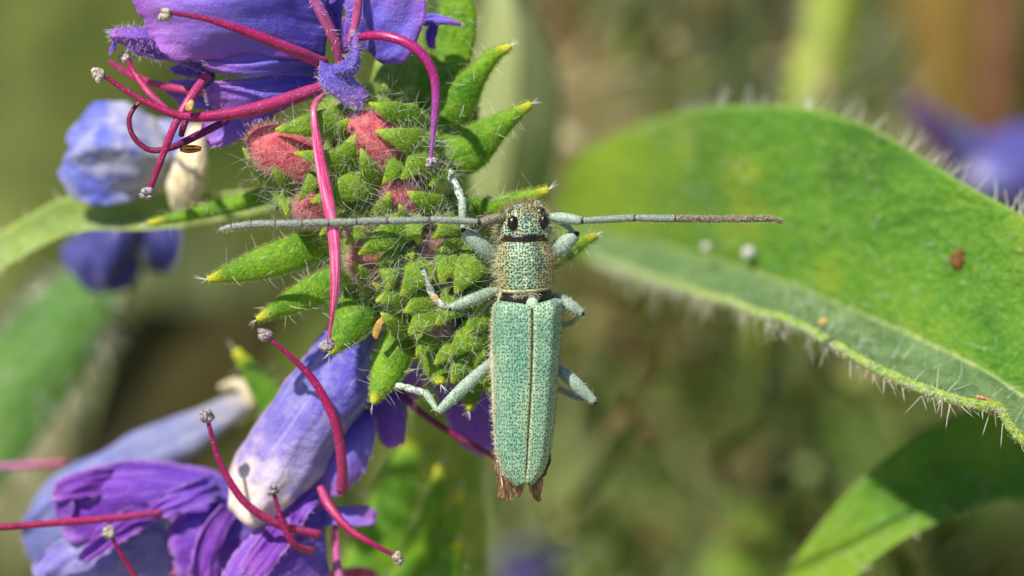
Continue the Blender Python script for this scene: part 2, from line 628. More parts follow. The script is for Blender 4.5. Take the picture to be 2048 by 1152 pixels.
# ------------------------------------------------------------------ plant builders
def lance_grid(pts, widths, hint=(0, 0, 1), fold=0.25, n=24, nv=9, wav=0.0, seed=0):
    path = cr(pts, n)
    w = np.maximum(ci(widths, n), 0.004)
    T, S, Bn = frames(path, hint)
    s = np.linspace(-1, 1, nv)
    G = path[:, None] + S[:, None] * (w[:, None] * s[None])[..., None] - Bn[:, None] * (fold * w[:, None] * (np.abs(s) ** 1.6)[None])[..., None]
    if wav:
        G = G + Bn[:, None] * (wav * w[:, None] * wob(G, 3.0, seed))[..., None]
    return G


def leaf_hairs(G, n_fuzz, n_long, parent, fuzz=(0.07, 0.006), long=(0.30, 0.010), matf=None, matl=None, edge=0, el=0.3, ul=(0.05, 1.0), back=False):
    gs = []
    if n_fuzz:
        p, N = on_grid(G, n_fuzz, (0, 1))
        if back: N = np.where(rng.random((len(N), 1)) < 0.3, -N, N)
        gs.append(hairs(p, N, fuzz[0], fuzz[1], 0.3, 2, 0.45))
    if gs: obj('fuzz', join(gs), matf or M_fuzz, parent, kind='stuff')
    gs = []
    if n_long:
        p, N = on_grid(G, n_long, ul)
        gs.append(hairs(p, N, long[0], long[1], 0.35, 3, 0.5))
    if edge:
        for v, sgn in ((0.0, -1), (1.0, 1)):
            p, N = on_grid(G, edge, ul, (v, v))
            nu, nv = G.shape[:2]
            dv = unit(np.gradient(G, axis=1))
            q, dd = on_grid(G, edge, ul, (v, v), dv)
            gs.append(hairs(q, dd * sgn + 0.25 * N, el, long[1], 0.3, 3, 0.35))
    if gs: obj('bristles', join(gs), matl or M_hair, parent, kind='stuff')


def sepal_geo(b, t, w, bow=0.25, flat=0.5, rnd=0.0, hint=(0, 0, 1)):
    b, t = np.asarray(b), np.asarray(t)
    L = np.linalg.norm(t - b)
    h = np.asarray(hint, dtype=float)
    pts = [b, b + (t - b) * 0.35 + h * bow * L * 0.8, b + (t - b) * 0.7 + h * bow * L * 0.85, t]
    return tube(pts, [w * 0.7, w * 1.15, w * 1.35, w * 1.28, w * 1.0, w * 0.62, w * 0.14], 12, 21, flat, hint, rnd, 0.16, int(rnd * 1000))


def facing(p, N):
    return N[:, 2] > -0.25


def sepal(parent, sp, zb=-0.45, k=0):
    """sp = (base px, base py, tip px, tip py, full width px, tip z)"""
    bx, by, tx, ty, w, zt = sp
    t = P(tx, ty, zt)
    b = P(bx, by, zt + zb)
    L0 = np.linalg.norm((b - t)[:2])
    b = t + (b - t) * (1.2 + 0.24 / max(L0, .25)) - [0, 0, .18]
    g = sepal_geo(b, t, w / 200, 0.26, 0.42, (k * 0.137) % 1)
    s = obj('sepal', g, M_sepal, parent)
    return g, s


def bud(parent, name, corolla, seps, pale=False, fuzzn=1000, longn=90):
    h = holder(name, parent)
    fz, lg = [], []
    if corolla:
        (ax, ay, bx, by, hw, z) = corolla
        a, b = P(ax, ay, z), P(bx, by, z - 0.35)
        c = (a + b) / 2
        d = (b - a) / 2
        hw = hw * (1.25 if hw < 30 else 1.05)
        s = unit(np.cross(d, [0, 0, 1])) * hw / 100
        o = unit(np.cross(s, d)) * hw / 100 * 0.8
        g = blob(c, [d, s, o], 0.07, int(ax), 14, 18, scale=2.5)
        obj('corolla', g, M_pinkpale if pale else M_pink, h)
        p, N = on_mesh(g, 2200, facing)
        drc = N * 0.8 + unit(a - b) * 0.55
        obj('corolla_fuzz', hairs(p, drc, 0.17, 0.0034, 0.6, 3, 0.4), M_pinkfuzz, h, kind='stuff')
    for k, sp in enumerate(seps):
        g, s = sepal(h, sp, k=k + int(sp[0]))
        tip = unit(P(sp[2], sp[3], sp[5]) - P(sp[0], sp[1], sp[5] - .45))
        p, N = on_mesh(g, fuzzn, facing)
        fz.append(hairs(p, N + 0.3 * tip, 0.075, 0.0032, 0.3, 2, 0.5))
        p, N = on_mesh(g, longn, facing)
        lg.append(hairs(p, N + 0.5 * tip, 0.42, 0.0035, 1.0, 4, 0.55))
    obj('fuzz', join(fz), M_fuzz, h, kind='stuff')
    obj('bristles', join(lg), M_hair, h, kind='stuff')
    return h


def bract(parent, name, pts, widths, fold=0.3, hint=(0, 0, 1), fuzz=1300, long=16, edge=7, mat=None, el=0.32, wav=0.1, th=0.07):
    pts = PP(pts)
    G = lance_grid(pts, np.array(widths) / 200, hint, fold, 26, 9, wav, int(abs(pts[0][0]) * 100))
    o = obj(name, sheet(G, th, random.random()), mat or M_bract, parent)
    leaf_hairs(G, fuzz, long, o, (0.075, 0.0036), (0.5, 0.0055), edge=edge, el=el, ul=(0.02, 0.9), back=True)
    eg = []
    for v, sg in ((0.0, -1), (1.0, 1)):
        q, dd = on_grid(G, fuzz // 3, (0, 1), (v, v), unit(np.gradient(G, axis=1)))
        eg.append(hairs(q, dd * sg + [0, 0, .3], 0.085, 0.0036, .3, 2, .5))
    obj('edge_fuzz', join(eg), M_fuzz, o, kind='stuff')
    # gland tip with two bristles
    d = unit(pts[-1] - pts[-2])
    p = np.repeat(pts[-1:], 4, 0)
    obj('tip_bristles', hairs(p, d + rng.normal(size=(4, 3)) * 0.25, 0.26, 0.008, 0.2, 3, 0.2), M_hair, o, kind='stuff')
    return o


def petal(parent, name, curves, mat, nu=36, nv=30, th=0.014, wr=0.03, seed=0, edge_hair=0, hl=0.10, surf_hair=0, rim=True, freq=3.0, frill=0.0, fold=0.03, rnd_end=0.5, ragged=0.035, curl=0.0):
    nu, nv = max(nu, 22), max(nv, 18)
    G = surf([PP(c) for c in curves], nu, nv)
    uu = np.linspace(0, 1, nu)
    sh = np.clip((uu - 0.72) / 0.28, 0, 1)
    sh = 1 - rnd_end * (1 - np.sqrt(np.clip(1 - sh ** 2, 0, 1)))
    mid = G[:, nv // 2][:, None]
    G = mid + (G - mid) * sh[:, None, None]
    N = gnormals(G)
    if fold:
        uv3 = np.stack(np.broadcast_arrays(np.linspace(0, 1, nu)[:, None] * 2.2, np.linspace(0, 1, nv)[None] * 9.0, np.full((1, 1), seed * .7)), -1)
        rg = 1 - np.abs(wob(uv3, 1.0, seed + 9, 2)) * 2.0 + 0.5 * wob(uv3, 2.6, seed + 11, 2)
        G = G + N * (fold * rg)[..., None]
    G = G + N * (wr * wob(G, freq, seed))[..., None]
    if frill:
        u = np.linspace(0, 1, nu)[:, None] ** 3
        v = np.abs(np.linspace(-1, 1, nv)[None]) ** 4
        e = np.clip(u + v, 0, 1)
        G = G + N * (frill * e * wob(G, 9.0, seed + 5))[..., None]
        G[-1] += frill * 0.35 * np.stack([wob(G[-1], 12, seed + 1), wob(G[-1], 12, seed + 2), 0 * G[-1, :, 0]], -1)
    if ragged:
        ed = np.zeros((nu, nv)); ed[-1] = 1; ed[-2] = .4
        lo_ = np.clip((np.linspace(0, 1, nu) - .3) / .3, 0, 1)
        ed[:, 0] = np.maximum(ed[:, 0], lo_); ed[:, -1] = np.maximum(ed[:, -1], lo_)
        ed[:, 1] = np.maximum(ed[:, 1], lo_ * .4); ed[:, -2] = np.maximum(ed[:, -2], lo_ * .4)
        jg = np.stack([wob(G, 26, seed + 21), wob(G, 26, seed + 22), wob(G, 14, seed + 23) * 1.5], -1)
        G = G + jg * (ragged * ed)[..., None]
        u_ = np.clip((np.linspace(0, 1, nu) - .7) / .3, 0, 1)[:, None] ** 2
        G = G + N * (curl * u_)[..., None]
    o = obj(name, sheet(G, th, (seed * .17) % 1), mat, parent)
    gs = []
    if edge_hair:
        edge_hair = int(edge_hair * 2.2)
        du = unit(np.gradient(G, axis=0))
        dv = unit(np.gradient(G, axis=1))
        m = edge_hair // (3 if not rim else 2)
        q, dd = on_grid(G, m, (0.98, 1.0), (0, 1), du)
        gs.append(hairs(q, dd + [0, 0, .15], hl, 0.0042, 0.35, 3, 0.4))
        for v, s in ((0.0, -1), (1.0, 1)):
            q, dd = on_grid(G, max(m // 2, 4), (0.35, 1.0), (v, v), dv)
            gs.append(hairs(q, dd * s, hl, 0.0042, 0.35, 3, 0.4))
    if surf_hair:
        q, dd = on_grid(G, surf_hair, (0.1, 1.0))
        gs.append(hairs(q, dd, hl, 0.0042, 0.5, 3, 0.5))
    if gs: obj('petal_hair', join(gs), M_vhair, o, kind='stuff')
    return o


def stamen(parent, pts, widths, mat, anther=None, asize=(15, 11), amat=None, flat=0.8, n=34, hair=0, name='stamen', seed=1):
    pts = PP(pts)
    if anther is not None:
        pts = np.vstack([pts, pts[-1] * .2 + P(*anther) * .8])
        widths = list(widths) + [widths[-1] * .8]
    h = holder(name, parent)
    g = tube(pts, np.array(widths) / 200, 10, n, flat, rnd=random.random(), rough=0.03, seed=seed)
    obj('filament', g, mat, h)
    if anther is not None:
        c = P(*anther)
        d = unit(c - pts[-1] + 1e-4)
        s = unit(np.cross(d, [0.2, 0.1, 1]))
        o = np.cross(s, d)
        gs = []
        ra = np.random.default_rng(seed)
        for q in range(12):
            off = np.clip(ra.normal(size=3) * .32, -.5, .5)
            k = ra.uniform(.5, .85)
            gs.append(blob(c + d * off[0] * asize[0] / 100 + s * off[1] * asize[1] / 100 + o * off[2] * asize[1] / 110, [d * k * asize[0] / 130, s * k * asize[1] / 110, o * k * asize[1] / 110], 0.28, seed + q, 9, 10, scale=4))
        obj('anther', join(gs), amat or M_anther, h)
    if hair:
        p, N = on_mesh(g, hair, facing)
        obj('filament_hair', hairs(p, N, 0.13, 0.006, 0.3, 3, 0.3), M_vhair, h, kind='stuff')
    return h


# ------------------------------------------------------------------ main flower spike
spike = thing('flower_spike', P(930, 1300, -14), 'hairy green bud spike with pink buds and open blue violet flower under the beetle', 'flower')
stem_top = P(852, 30, -3.4)
down = np.array([0, -math.cos(PITCH), -math.sin(PITCH)])
stem_pts = [stem_top + down * 60 + [1.5, 0, 0], stem_top + down * 30 + [0.9, 0, 0], stem_top + down * 8 + [0.25, 0, 0], stem_top, P(838, 40, -2.3), P(815, 100, -1.7), P(780, 200, -1.4), P(760, 330, -1.4), P(800, 470, -1.45), P(860, 590, -1.5), P(905, 690, -1.5), P(925, 750, -1.5)]
g = tube(stem_pts, [0.42, 0.42, 0.42, 0.42, 0.45, 0.8, 0.9, 0.9, 0.85, 0.75, 0.55, 0.3], 14, 60, 0.85, rough=0.05)
stem = obj('stem', g, M_core, spike)
# fleshy heart of the coil that carries the buds
core_pts = [P(742, 195, -1.0), P(712, 290, -.86), P(745, 400, -.80), P(800, 500, -.78), P(850, 590, -.82), P(890, 670, -.95), P(925, 745, -1.15)]
g = tube(core_pts, [0.7, 1.15, 1.35, 1.3, 1.15, 0.9, 0.45], 40, 80, 0.55, rough=0.16, seed=4)
core = obj('receptacle', g, M_core, spike)
p, N = on_mesh(g, 11000, lambda p, N: N[:, 2] > 0.0)
obj('fuzz', hairs(p, N, 0.34, 0.0032, 0.5, 3, 0.5), M_fuzz, core, kind='stuff')
p, N = on_mesh(g, 500, lambda p, N: N[:, 2] > -0.3)
obj('bristles', hairs(p, N + [-.2, -.1, 0], 0.75, 0.0048, 0.5, 4, 0.6), M_hair, core, kind='stuff')

BUDS = [
    ((498, 268, 645, 345, 50, 0.10), [(668, 246, 551, 260, 46, 0.42), (690, 328, 589, 305, 36, 0.50), (582, 372, 535, 326, 28, 0.18), (522, 340, 486, 296, 28, -0.35)], False),
    ((700, 232, 812, 336, 47, 0.08), [(818, 236, 738, 206, 40, 0.30), (838, 288, 751, 262, 44, 0.42), (686, 324, 709, 270, 46, 0.45), (744, 354, 722, 297, 38, 0.50), (676, 262, 696, 238, 42, 0.40)], False),
    ((588, 412, 665, 428, 24, 0.05), [(640, 346, 597, 402, 32, 0.30), (735, 366, 622, 404, 46, 0.36), (572, 402, 574, 432, 34, 0.15), (745, 424, 668, 434, 22, 0.20)], False),
    ((775, 372, 835, 424, 26, 0.15), [(764, 428, 779, 384, 40, 0.36), (868, 410, 815, 384, 40, 0.36), (808, 436, 799, 408, 28, 0.42), (848, 318, 803, 358, 48, 0.40), (800, 330, 766, 367, 42, 0.38), (880, 352, 858, 372, 34, 0.2)], False),
    ((700, 462, 750, 476, 18, 0.15), [(732, 452, 692, 488, 38, 0.32), (802, 454, 717, 508, 50, 0.46), (662, 452, 640, 470, 34, 0.02), (700, 442, 672, 452, 30, 0.15)], True),
    ((850, 482, 880, 530, 24, 0.05), [(824, 448, 838, 486, 52, 0.40), (818, 500, 826, 518, 40, 0.36), (900, 452, 866, 478, 42, 0.34), (915, 490, 871, 498, 38, 0.30), (868, 430, 884, 452, 36, 0.25)], True),
    ((700, 512, 775, 556, 24, 0.05), [(808, 502, 751, 528, 38, 0.34), (735, 556, 706, 523, 32, 0.28), (690, 560, 672, 530, 28, 0.0), (770, 580, 745, 566, 34, 0.12)], True),
    ((790, 545, 822, 572, 18, 0.10), [(786, 532, 775, 582, 50, 0.36), (848, 536, 803, 592, 54, 0.42), (806, 528, 846, 516, 40, 0.2)], True),
    (None, [(902, 514, 882, 566, 54, 0.36), (946, 522, 911, 586, 56, 0.36), (868, 538, 850, 566, 42, 0.26)], False),
    (None, [(806, 586, 752, 602, 48, 0.30), (800, 650, 762, 626, 44, 0.12), (862, 600, 808, 624, 52, 0.36)], False),
    ((868, 640, 890, 668, 16, 0.05), [(868, 622, 818, 668, 60, 0.34), (906, 604, 874, 650, 52, 0.32), (858, 676, 834, 712, 50, 0.15)], True),
    (None, [(974, 624, 930, 670, 52, 0.10), (950, 668, 898, 708, 54, 0.20), (962, 684, 950, 734, 46, 0.0), (966, 580, 946, 626, 46, 0.05)], False),
    (None, [(912, 690, 870, 728, 50, 0.08), (934, 706, 905, 766, 50, 0.0), (978, 728, 974, 790, 38, -0.25)], False),
]
for cor, seps, pale in BUDS:
    bud(spike, 'bud', cor, seps, pale)

BR = [
    ([(655, 482, -0.75), (590, 505, -0.45), (500, 535, -0.3), (415, 559, -0.15)], [50, 66, 66, 58, 36, 10], 0.3),
    ([(735, 540, -0.8), (650, 572, -0.45), (575, 608, -0.25), (514, 639, -0.1)], [50, 62, 60, 52, 34, 10], 0.3),
    ([(740, 570, -0.7), (716, 625, -0.35), (688, 670, -0.2), (659, 706, -0.1)], [50, 76, 82, 68, 40, 10], 0.3),
    ([(812, 640, -0.7), (795, 690, -0.4), (770, 752, -0.2), (745, 806, -0.05)], [40, 62, 72, 66, 40, 10], 0.35),
    ([(862, 650, -0.6), (866, 690, -0.3), (874, 735, -0.2), (881, 768, -0.1)], [44, 62, 64, 54, 38, 14], 0.4),
    ([(948, 730, -0.9), (946, 765, -0.75), (941, 795, -0.7), (938, 820, -0.65)], [26, 36, 38, 32, 22, 9], 0.4),
    ([(850, 262, -1.0), (895, 224, -0.8), (944, 162, -0.6), (985, 112, -0.45), (1021, 92, -0.3)], [60, 88, 74, 46, 30, 12], 0.35),
    ([(860, 318, -0.9), (930, 302, -0.7), (1000, 250, -0.5), (1062, 207, -0.3)], [60, 92, 84, 56, 32, 10], 0.3),
    ([(885, 408, -0.7), (970, 414, -0.7), (1050, 397, -0.5), (1097, 379, -0.35)], [40, 40, 36, 34, 28, 12], 0.3),
    ([(1050, 540, -1.1), (1110, 515, -0.95), (1160, 486, -0.8), (1192, 470, -0.7)], [40, 40, 36, 32, 24, 10], 0.35),
    ([(880, 180, -1.4), (905, 110, -1.5), (915, 30, -1.5), (905, -50, -1.7)], [50, 74, 78, 78, 60, 20], 0.2),
    ([(820, 240, -1.4), (850, 190, -1.3), (835, 130, -1.35), (800, 60, -1.5)], [60, 90, 90, 80, 50, 14], 0.25),
    ([(870, 330, -1.3), (915, 270, -1.35), (930, 215, -1.4), (955, 160, -1.4)], [60, 84, 80, 60, 40, 12], 0.25),
    ([(590, 360, -1.3), (540, 385, -1.4), (470, 408, -1.6), (295, 447, -1.9)], [40, 36, 30, 26, 20, 9], 0.3),
    ([(850, 1230, -6.0), (880, 1140, -5.4), (905, 1060, -5.0), (922, 978, -4.6)], [50, 48, 44, 36, 28, 12], 0.3),
    ([(860, 1240, -4.5), (890, 1170, -4.2), (908, 1120, -4.0), (918, 1082, -3.8)], [50, 54, 50, 44, 36, 16], 0.3),
]
for pts, wd, fold in BR:
    far = pts[0][2] < -2
    bract(spike, 'bract', pts, wd, fold, fuzz=200 if far else 1300, long=8 if far else 16, edge=5 if far else 7)

# open blue-violet flower, upper corner of the spike
fl = holder('open_flower', spike)
petal(fl, 'petal', [[(665, -70, -.3), (500, -130, .4), (350, -120, .55), (262, -60, .3)], [(658, 10, -.35), (520, -25, .65), (380, -20, .8), (266, 2, .35)],
                    [(652, 70, -.45), (540, 55, .45), (420, 52, .65), (298, 66, .3)], [(642, 118, -.55), (560, 118, .1), (470, 118, .25), (345, 128, .25)]], M_petal, 44, 36, seed=3, edge_hair=10, wr=.10, frill=.05, fold=.06, rnd_end=.12)
petal(fl, 'petal', [[(440, 108, -.4), (350, 76, -.3), (290, 56, -.2), (222, 54, -.1)], [(430, 124, -.3), (350, 96, .05), (290, 76, .15), (226, 72, .05)],
                    [(420, 150, -.45), (350, 128, -.2), (300, 118, -.1), (236, 92, 0)]], M_petal_dark, 26, 12, seed=4, edge_hair=60, surf_hair=320, hl=.15, wr=.06, frill=.06)
petal(fl, 'petal', [[(232, 68, 0), (226, 80, 0), (221, 95, 0), (216, 108, 0)], [(244, 74, 0), (238, 86, .02), (230, 98, 0), (222, 112, 0)]], M_petal, 10, 5, seed=14)
petal(fl, 'petal', [[(645, 78, -.6), (560, 88, -.25), (480, 98, -.05), (412, 92, .12)], [(645, 120, -.6), (560, 128, -.1), (490, 135, .1), (408, 122, .2)],
                    [(640, 152, -.7), (560, 150, -.35), (500, 156, -.15), (424, 158, 0)]], M_petal, 34, 28, seed=5, edge_hair=110, surf_hair=14, wr=.05, frill=.04, fold=.05)
petal(fl, 'petal', [[(650, 140, -.75), (560, 150, -.55), (480, 158, -.25), (420, 160, -.05)], [(650, 165, -.75), (560, 185, -.45), (490, 192, -.15), (413, 190, .05)],
                    [(645, 190, -.85), (580, 212, -.65), (500, 244, -.35), (424, 222, -.05)]], M_petal, 34, 28, seed=6, edge_hair=130, surf_hair=40, wr=.04, frill=.03, fold=.04)
petal(fl, 'petal', [[(530, 198, -.85), (470, 212, -.65), (430, 225, -.55), (392, 236, -.5)], [(540, 222, -.85), (490, 245, -.55), (450, 270, -.45), (412, 286, -.4)],
                    [(550, 236, -.95), (510, 252, -.65), (482, 278, -.5), (442, 302, -.4)]], M_petal, 20, 12, seed=7, edge_hair=44, hl=.16, wr=.04, frill=.03)
petal(fl, 'petal', [[(430, 128, -.7), (400, 128, -.7), (365, 130, -.7), (328, 132, -.6)], [(430, 150, -.6), (400, 148, -.5), (370, 148, -.5), (345, 142, -.5)], [(425, 170, -.8), (400, 160, -.7), (375, 155, -.7), (355, 148, -.6)]], M_petal_dark, 14, 10, seed=8, surf_hair=20, edge_hair=20, frill=.03)
petal(fl, 'petal', [[(430, 160, -1), (390, 160, -.95), (360, 158, -.9), (334, 158, -.9)], [(430, 190, -1), (390, 185, -.9), (360, 180, -.85), (330, 176, -.85)], [(430, 225, -1.1), (390, 215, -1), (360, 208, -.95), (345, 200, -.9)]], M_petal, 14, 10, seed=9, edge_hair=40, frill=.03)
petal(fl, 'petal', [[(640, 120, .30), (638, 150, .38), (645, 178, .4), (683, 208, .33)], [(662, 128, .50), (664, 152, .55), (675, 178, .5), (702, 214, .35)],
                    [(700, 122, .15), (706, 145, .22), (718, 168, .2), (742, 196, .08)]], M_petal, 20, 14, seed=10, edge_hair=70, surf_hair=260, hl=.13, wr=.03, frill=.04)
petal(fl, 'petal', [[(655, 132, .52), (688, 122, .55), (700, 95, .48), (694, 72, .42)], [(668, 146, .58), (702, 136, .48), (714, 105, .45), (710, 66, .38)], [(672, 156, .45), (712, 146, .30), (722, 108, .3), (720, 70, .3)]], M_petal, 20, 9, seed=11, edge_hair=50, surf_hair=120, hl=.13)
petal(fl, 'petal', [[(706, 196, .25), (712, 208, .25), (714, 216, .25), (710, 224, .2)], [(722, 192, .25), (724, 206, .25), (722, 218, .25), (716, 226, .2)]], M_petal, 10, 5, seed=12, edge_hair=16)
petal(fl, 'petal', [[(688, 96, -.55), (690, 40, -.35), (700, -20, -.15), (720, -70, -.05)], [(730, 100, -.4), (750, 40, .1), (778, -20, .3), (795, -70, .2)],
                    [(764, 130, -.25), (812, 122, .08), (842, 60, .15), (866, -20, .1)]], M_petal, 34, 28, seed=13, edge_hair=40, surf_hair=80, wr=.05, frill=.03, fold=.04)
petal(fl, 'petal', [[(738, 80, -.6), (748, 95, -.5), (760, 112, -.4), (768, 130, -.35)], [(752, 78, -.5), (775, 88, -.3), (795, 100, -.2), (806, 112, -.2)]], M_petal_dark, 12, 6, seed=15, edge_hair=16)
petal(fl, 'petal', [[(842, 30, -.8), (870, 26, -.75), (895, 34, -.7), (922, 44, -.65)], [(842, 52, -.8), (870, 52, -.7), (895, 50, -.7), (920, 52, -.65)]], M_petal, 14, 6, seed=16, edge_hair=12, frill=.05)
petal(fl, 'petal', [[(862, 42, -.75), (856, 60, -.75), (850, 78, -.7), (858, 96, -.7)], [(880, 46, -.75), (876, 64, -.7), (872, 80, -.7), (872, 98, -.7)]], M_petal_dark, 12, 6, seed=17, edge_hair=10, frill=.05)
petal(fl, 'petal', [[(690, 110, -.9), (668, 60, -.85), (650, 20, -.9), (620, -50, -1)], [(700, 100, -.8), (690, 50, -.7), (680, 10, -.75), (662, -50, -.8)]], M_petal_dark, 14, 8, seed=18)
petal(fl, 'petal', [[(650, 20, -.9), (668, -10, -.8), (690, -30, -.8), (700, -60, -.8)], [(672, 30, -.8), (700, 10, -.7), (712, -20, -.75), (722, -60, -.8)]], M_petal, 14, 8, seed=19)

ST = [
    ([(650, 128, .1), (580, 98, .7), (500, 66, 1.0), (420, 40, 1.15), (352, 27, 1.25)], [24, 24, 21, 17, 11], M_fil, (331, 28, 1.3), (16, 12), M_anther_pale, 0),
    ([(655, 170, .05), (600, 190, .3), (520, 215, .55), (430, 232, .7), (360, 231, .75), (300, 208, .75), (250, 180, .75), (214, 155, .75)], [26, 28, 27, 25, 22, 17, 14, 11], M_fil, (195, 149, .75), (15, 15), M_anther_pale, 0),
    ([(455, 240, -.2), (400, 268, .1), (345, 294, .35), (300, 300, .4), (268, 275, .42), (258, 240, .42), (270, 214, .4), (285, 200, .35)], [15, 16, 16, 14, 12, 11, 10, 8], M_fil_dark, None, None, None, 0),
    ([(415, 150, .15), (385, 190, .55), (352, 245, .72), (325, 312, .7), (302, 374, .65)], [18, 19, 17, 15, 13], M_fil, (294, 388, .65), (14, 13), M_anther, 0),
    ([(335, 222, .6), (300, 188, .5), (278, 160, .3), (262, 135, .1)], [14, 15, 14, 12], M_fil, (253, 116, -.2), (17, 14), M_anther_pale, 0),
    ([(420, 188, -.3), (370, 180, -.3), (310, 168, -.8), (262, 150, -1.4), (220, 124, -1.9)], [15, 16, 16, 15, 10], M_fil, None, None, None, 0),
    ([(378, 225, .1), (368, 250, .15), (362, 272, .1)], [13, 14, 12], M_fil_dark, None, None, None, 0),
    ([(681, 128, .15), (674, 92, .35), (650, 40, .6), (618, -20, .8), (598, -60, .9)], [20, 22, 23, 22, 20], M_fil_pink, None, None, None, 70),
    ([(700, 85, .1), (712, 40, .2), (716, 0, .3), (716, -60, .4)], [16, 18, 19, 19], M_fil_pink, None, None, None, 30),
    ([(715, 84, .1), (730, 72, .35), (780, 74, .6), (832, 97, .75), (864, 140, .8), (872, 190, .8), (868, 250, .75), (862, 312, .65)], [14, 18, 20, 20, 19, 18, 16, 9], M_fil_lilac, (862, 326, .62), (11, 15), M_anther, 8),
    ([(648, 188, .3), (630, 206, .55), (628, 235, .72), (640, 320, .82), (656, 400, .86), (666, 460, .84), (671, 530, .8), (668, 600, .72), (657, 678, .6)], [8, 13, 19, 24, 25, 24, 22, 20, 9], M_fil_hot, (654, 689, .58), (15, 12), M_anther, 0),
]
for k, (pts, wd, mt, an, asz, am, hr) in enumerate(ST):
    stamen(fl, pts, wd, mt, an, asz or (1, 1), am, 0.55 if mt is M_fil_hot else 0.85, hair=hr, seed=20 + k)

# ------------------------------------------------------------------ lower flower cluster
cl = thing('flower_cluster', P(700, 1500, -9), 'lower cluster of purple and fading violet flowers with crimson stamens and white based tube', 'flower')
g = tube([P(700, 1500, -9), P(690, 1300, -6.5), P(640, 1180, -5), P(560, 1120, -4)], [0.4, 0.38, 0.34, 0.25], 12, 24, rough=.05)
obj('stem', g, M_core, cl)
fd = holder('faded_flower', cl)
petal(fd, 'petal', [[(462, 1000, -2.0), (470, 925, -1.9), (530, 835, -1.8), (605, 735, -1.7), (650, 665, -1.8), (700, 560, -2.0)],
                    [(480, 1035, -1.5), (520, 930, -1.2), (585, 840, -1.1), (655, 745, -1.1), (710, 660, -1.3), (760, 590, -1.7)],
                    [(520, 1050, -1.6), (580, 980, -1.3), (640, 885, -1.2), (715, 790, -1.2), (765, 700, -1.4), (800, 620, -1.8)],
                    [(545, 1010, -2.2), (600, 960, -2.0), (650, 900, -1.9), (730, 820, -1.9), (790, 720, -2.0), (830, 640, -2.2)]], M_faded, 48, 44, seed=30, wr=.06, freq=4, th=.03, fold=.13)
petal(fd, 'petal', [[(640, 850, -2.2), (628, 905, -1.9), (632, 955, -1.8), (650, 1000, -1.8)], [(690, 830, -1.8), (690, 890, -1.5), (690, 945, -1.5), (690, 985, -1.6)], [(745, 815, -1.9), (752, 870, -1.7), (735, 930, -1.7), (705, 985, -1.7)]], M_petal, 18, 12, seed=31, wr=.06, edge_hair=14)
petal(fd, 'petal', [[(700, 760, -2.3), (730, 800, -2.1), (752, 850, -2.0), (756, 900, -2.0)], [(760, 740, -2.1), (790, 790, -1.9), (800, 840, -1.9), (802, 890, -1.95)], [(800, 740, -2.3), (812, 790, -2.2), (812, 840, -2.15), (806, 880, -2.1)]], M_petal_dark, 18, 10, seed=32, wr=.06)
petal(fd, 'petal', [[(760, 660, -2.8), (820, 720, -2.7), (880, 800, -2.7), (900, 880, -2.8)], [(830, 640, -2.6), (900, 720, -2.5), (950, 800, -2.5), (960, 915, -2.6)], [(900, 660, -2.9), (980, 740, -2.8), (1010, 820, -2.8), (1000, 900, -2.8)]], M_petal_dark, 18, 12, seed=33, wr=.06)
petal(fd, 'petal', [[(690, 640, -2.6), (720, 690, -2.4), (760, 740, -2.4), (790, 800, -2.5)], [(760, 600, -2.5), (800, 660, -2.3), (840, 730, -2.3), (850, 800, -2.5)]], M_petal, 16, 8, seed=34, wr=.06)

M_powder2 = petal_mat('powder_lilac', [(0.0, lin(150, 140, 206)), (1.0, lin(120, 112, 206))], .3, .5, lin(190, 186, 226), None, .55, .5, .7, .4)
pf = holder('purple_flower', cl)
petal(pf, 'petal', [[(500, 985, -3.2), (430, 938, -3.0), (330, 922, -2.7), (220, 932, -2.5), (105, 962, -2.4)], [(490, 1010, -2.9), (420, 985, -2.5), (320, 980, -2.3), (220, 985, -2.2), (108, 1020, -2.2)],
                    [(470, 1040, -3.1), (400, 1020, -2.8), (310, 1035, -2.6), (220, 1060, -2.4), (145, 1120, -2.2)]], M_purple, 40, 30, seed=40, wr=.14, fold=.05, edge_hair=20, frill=.08, freq=2.4)
petal(pf, 'petal', [[(500, 980, -3.0), (440, 990, -2.7), (380, 1010, -2.5), (330, 1030, -2.5)], [(510, 1060, -2.8), (450, 1080, -2.4), (400, 1100, -2.3), (345, 1110, -2.4)], [(520, 1140, -3.0), (470, 1170, -2.7), (420, 1190, -2.6), (380, 1200, -2.6)]], M_purple, 30, 26, seed=41, wr=.1, fold=.05, edge_hair=14, frill=.06)
petal(pf, 'petal', [[(330, 1040, -3.2), (325, 1070, -3.1), (330, 1100, -3.1), (350, 1130, -3.1)], [(400, 1050, -3.1), (395, 1090, -3.0), (400, 1120, -3.0), (400, 1160, -3.0)]], M_faded, 12, 8, seed=42, wr=.06)
petal(pf, 'petal', [[(130, 960, -2.5), (112, 985, -2.3), (104, 1010, -2.2), (112, 1040, -2.2)], [(160, 955, -2.3), (150, 985, -2.1), (150, 1010, -2.0), (150, 1035, -2.1)]], M_petal_dark, 12, 8, seed=43, wr=.06)

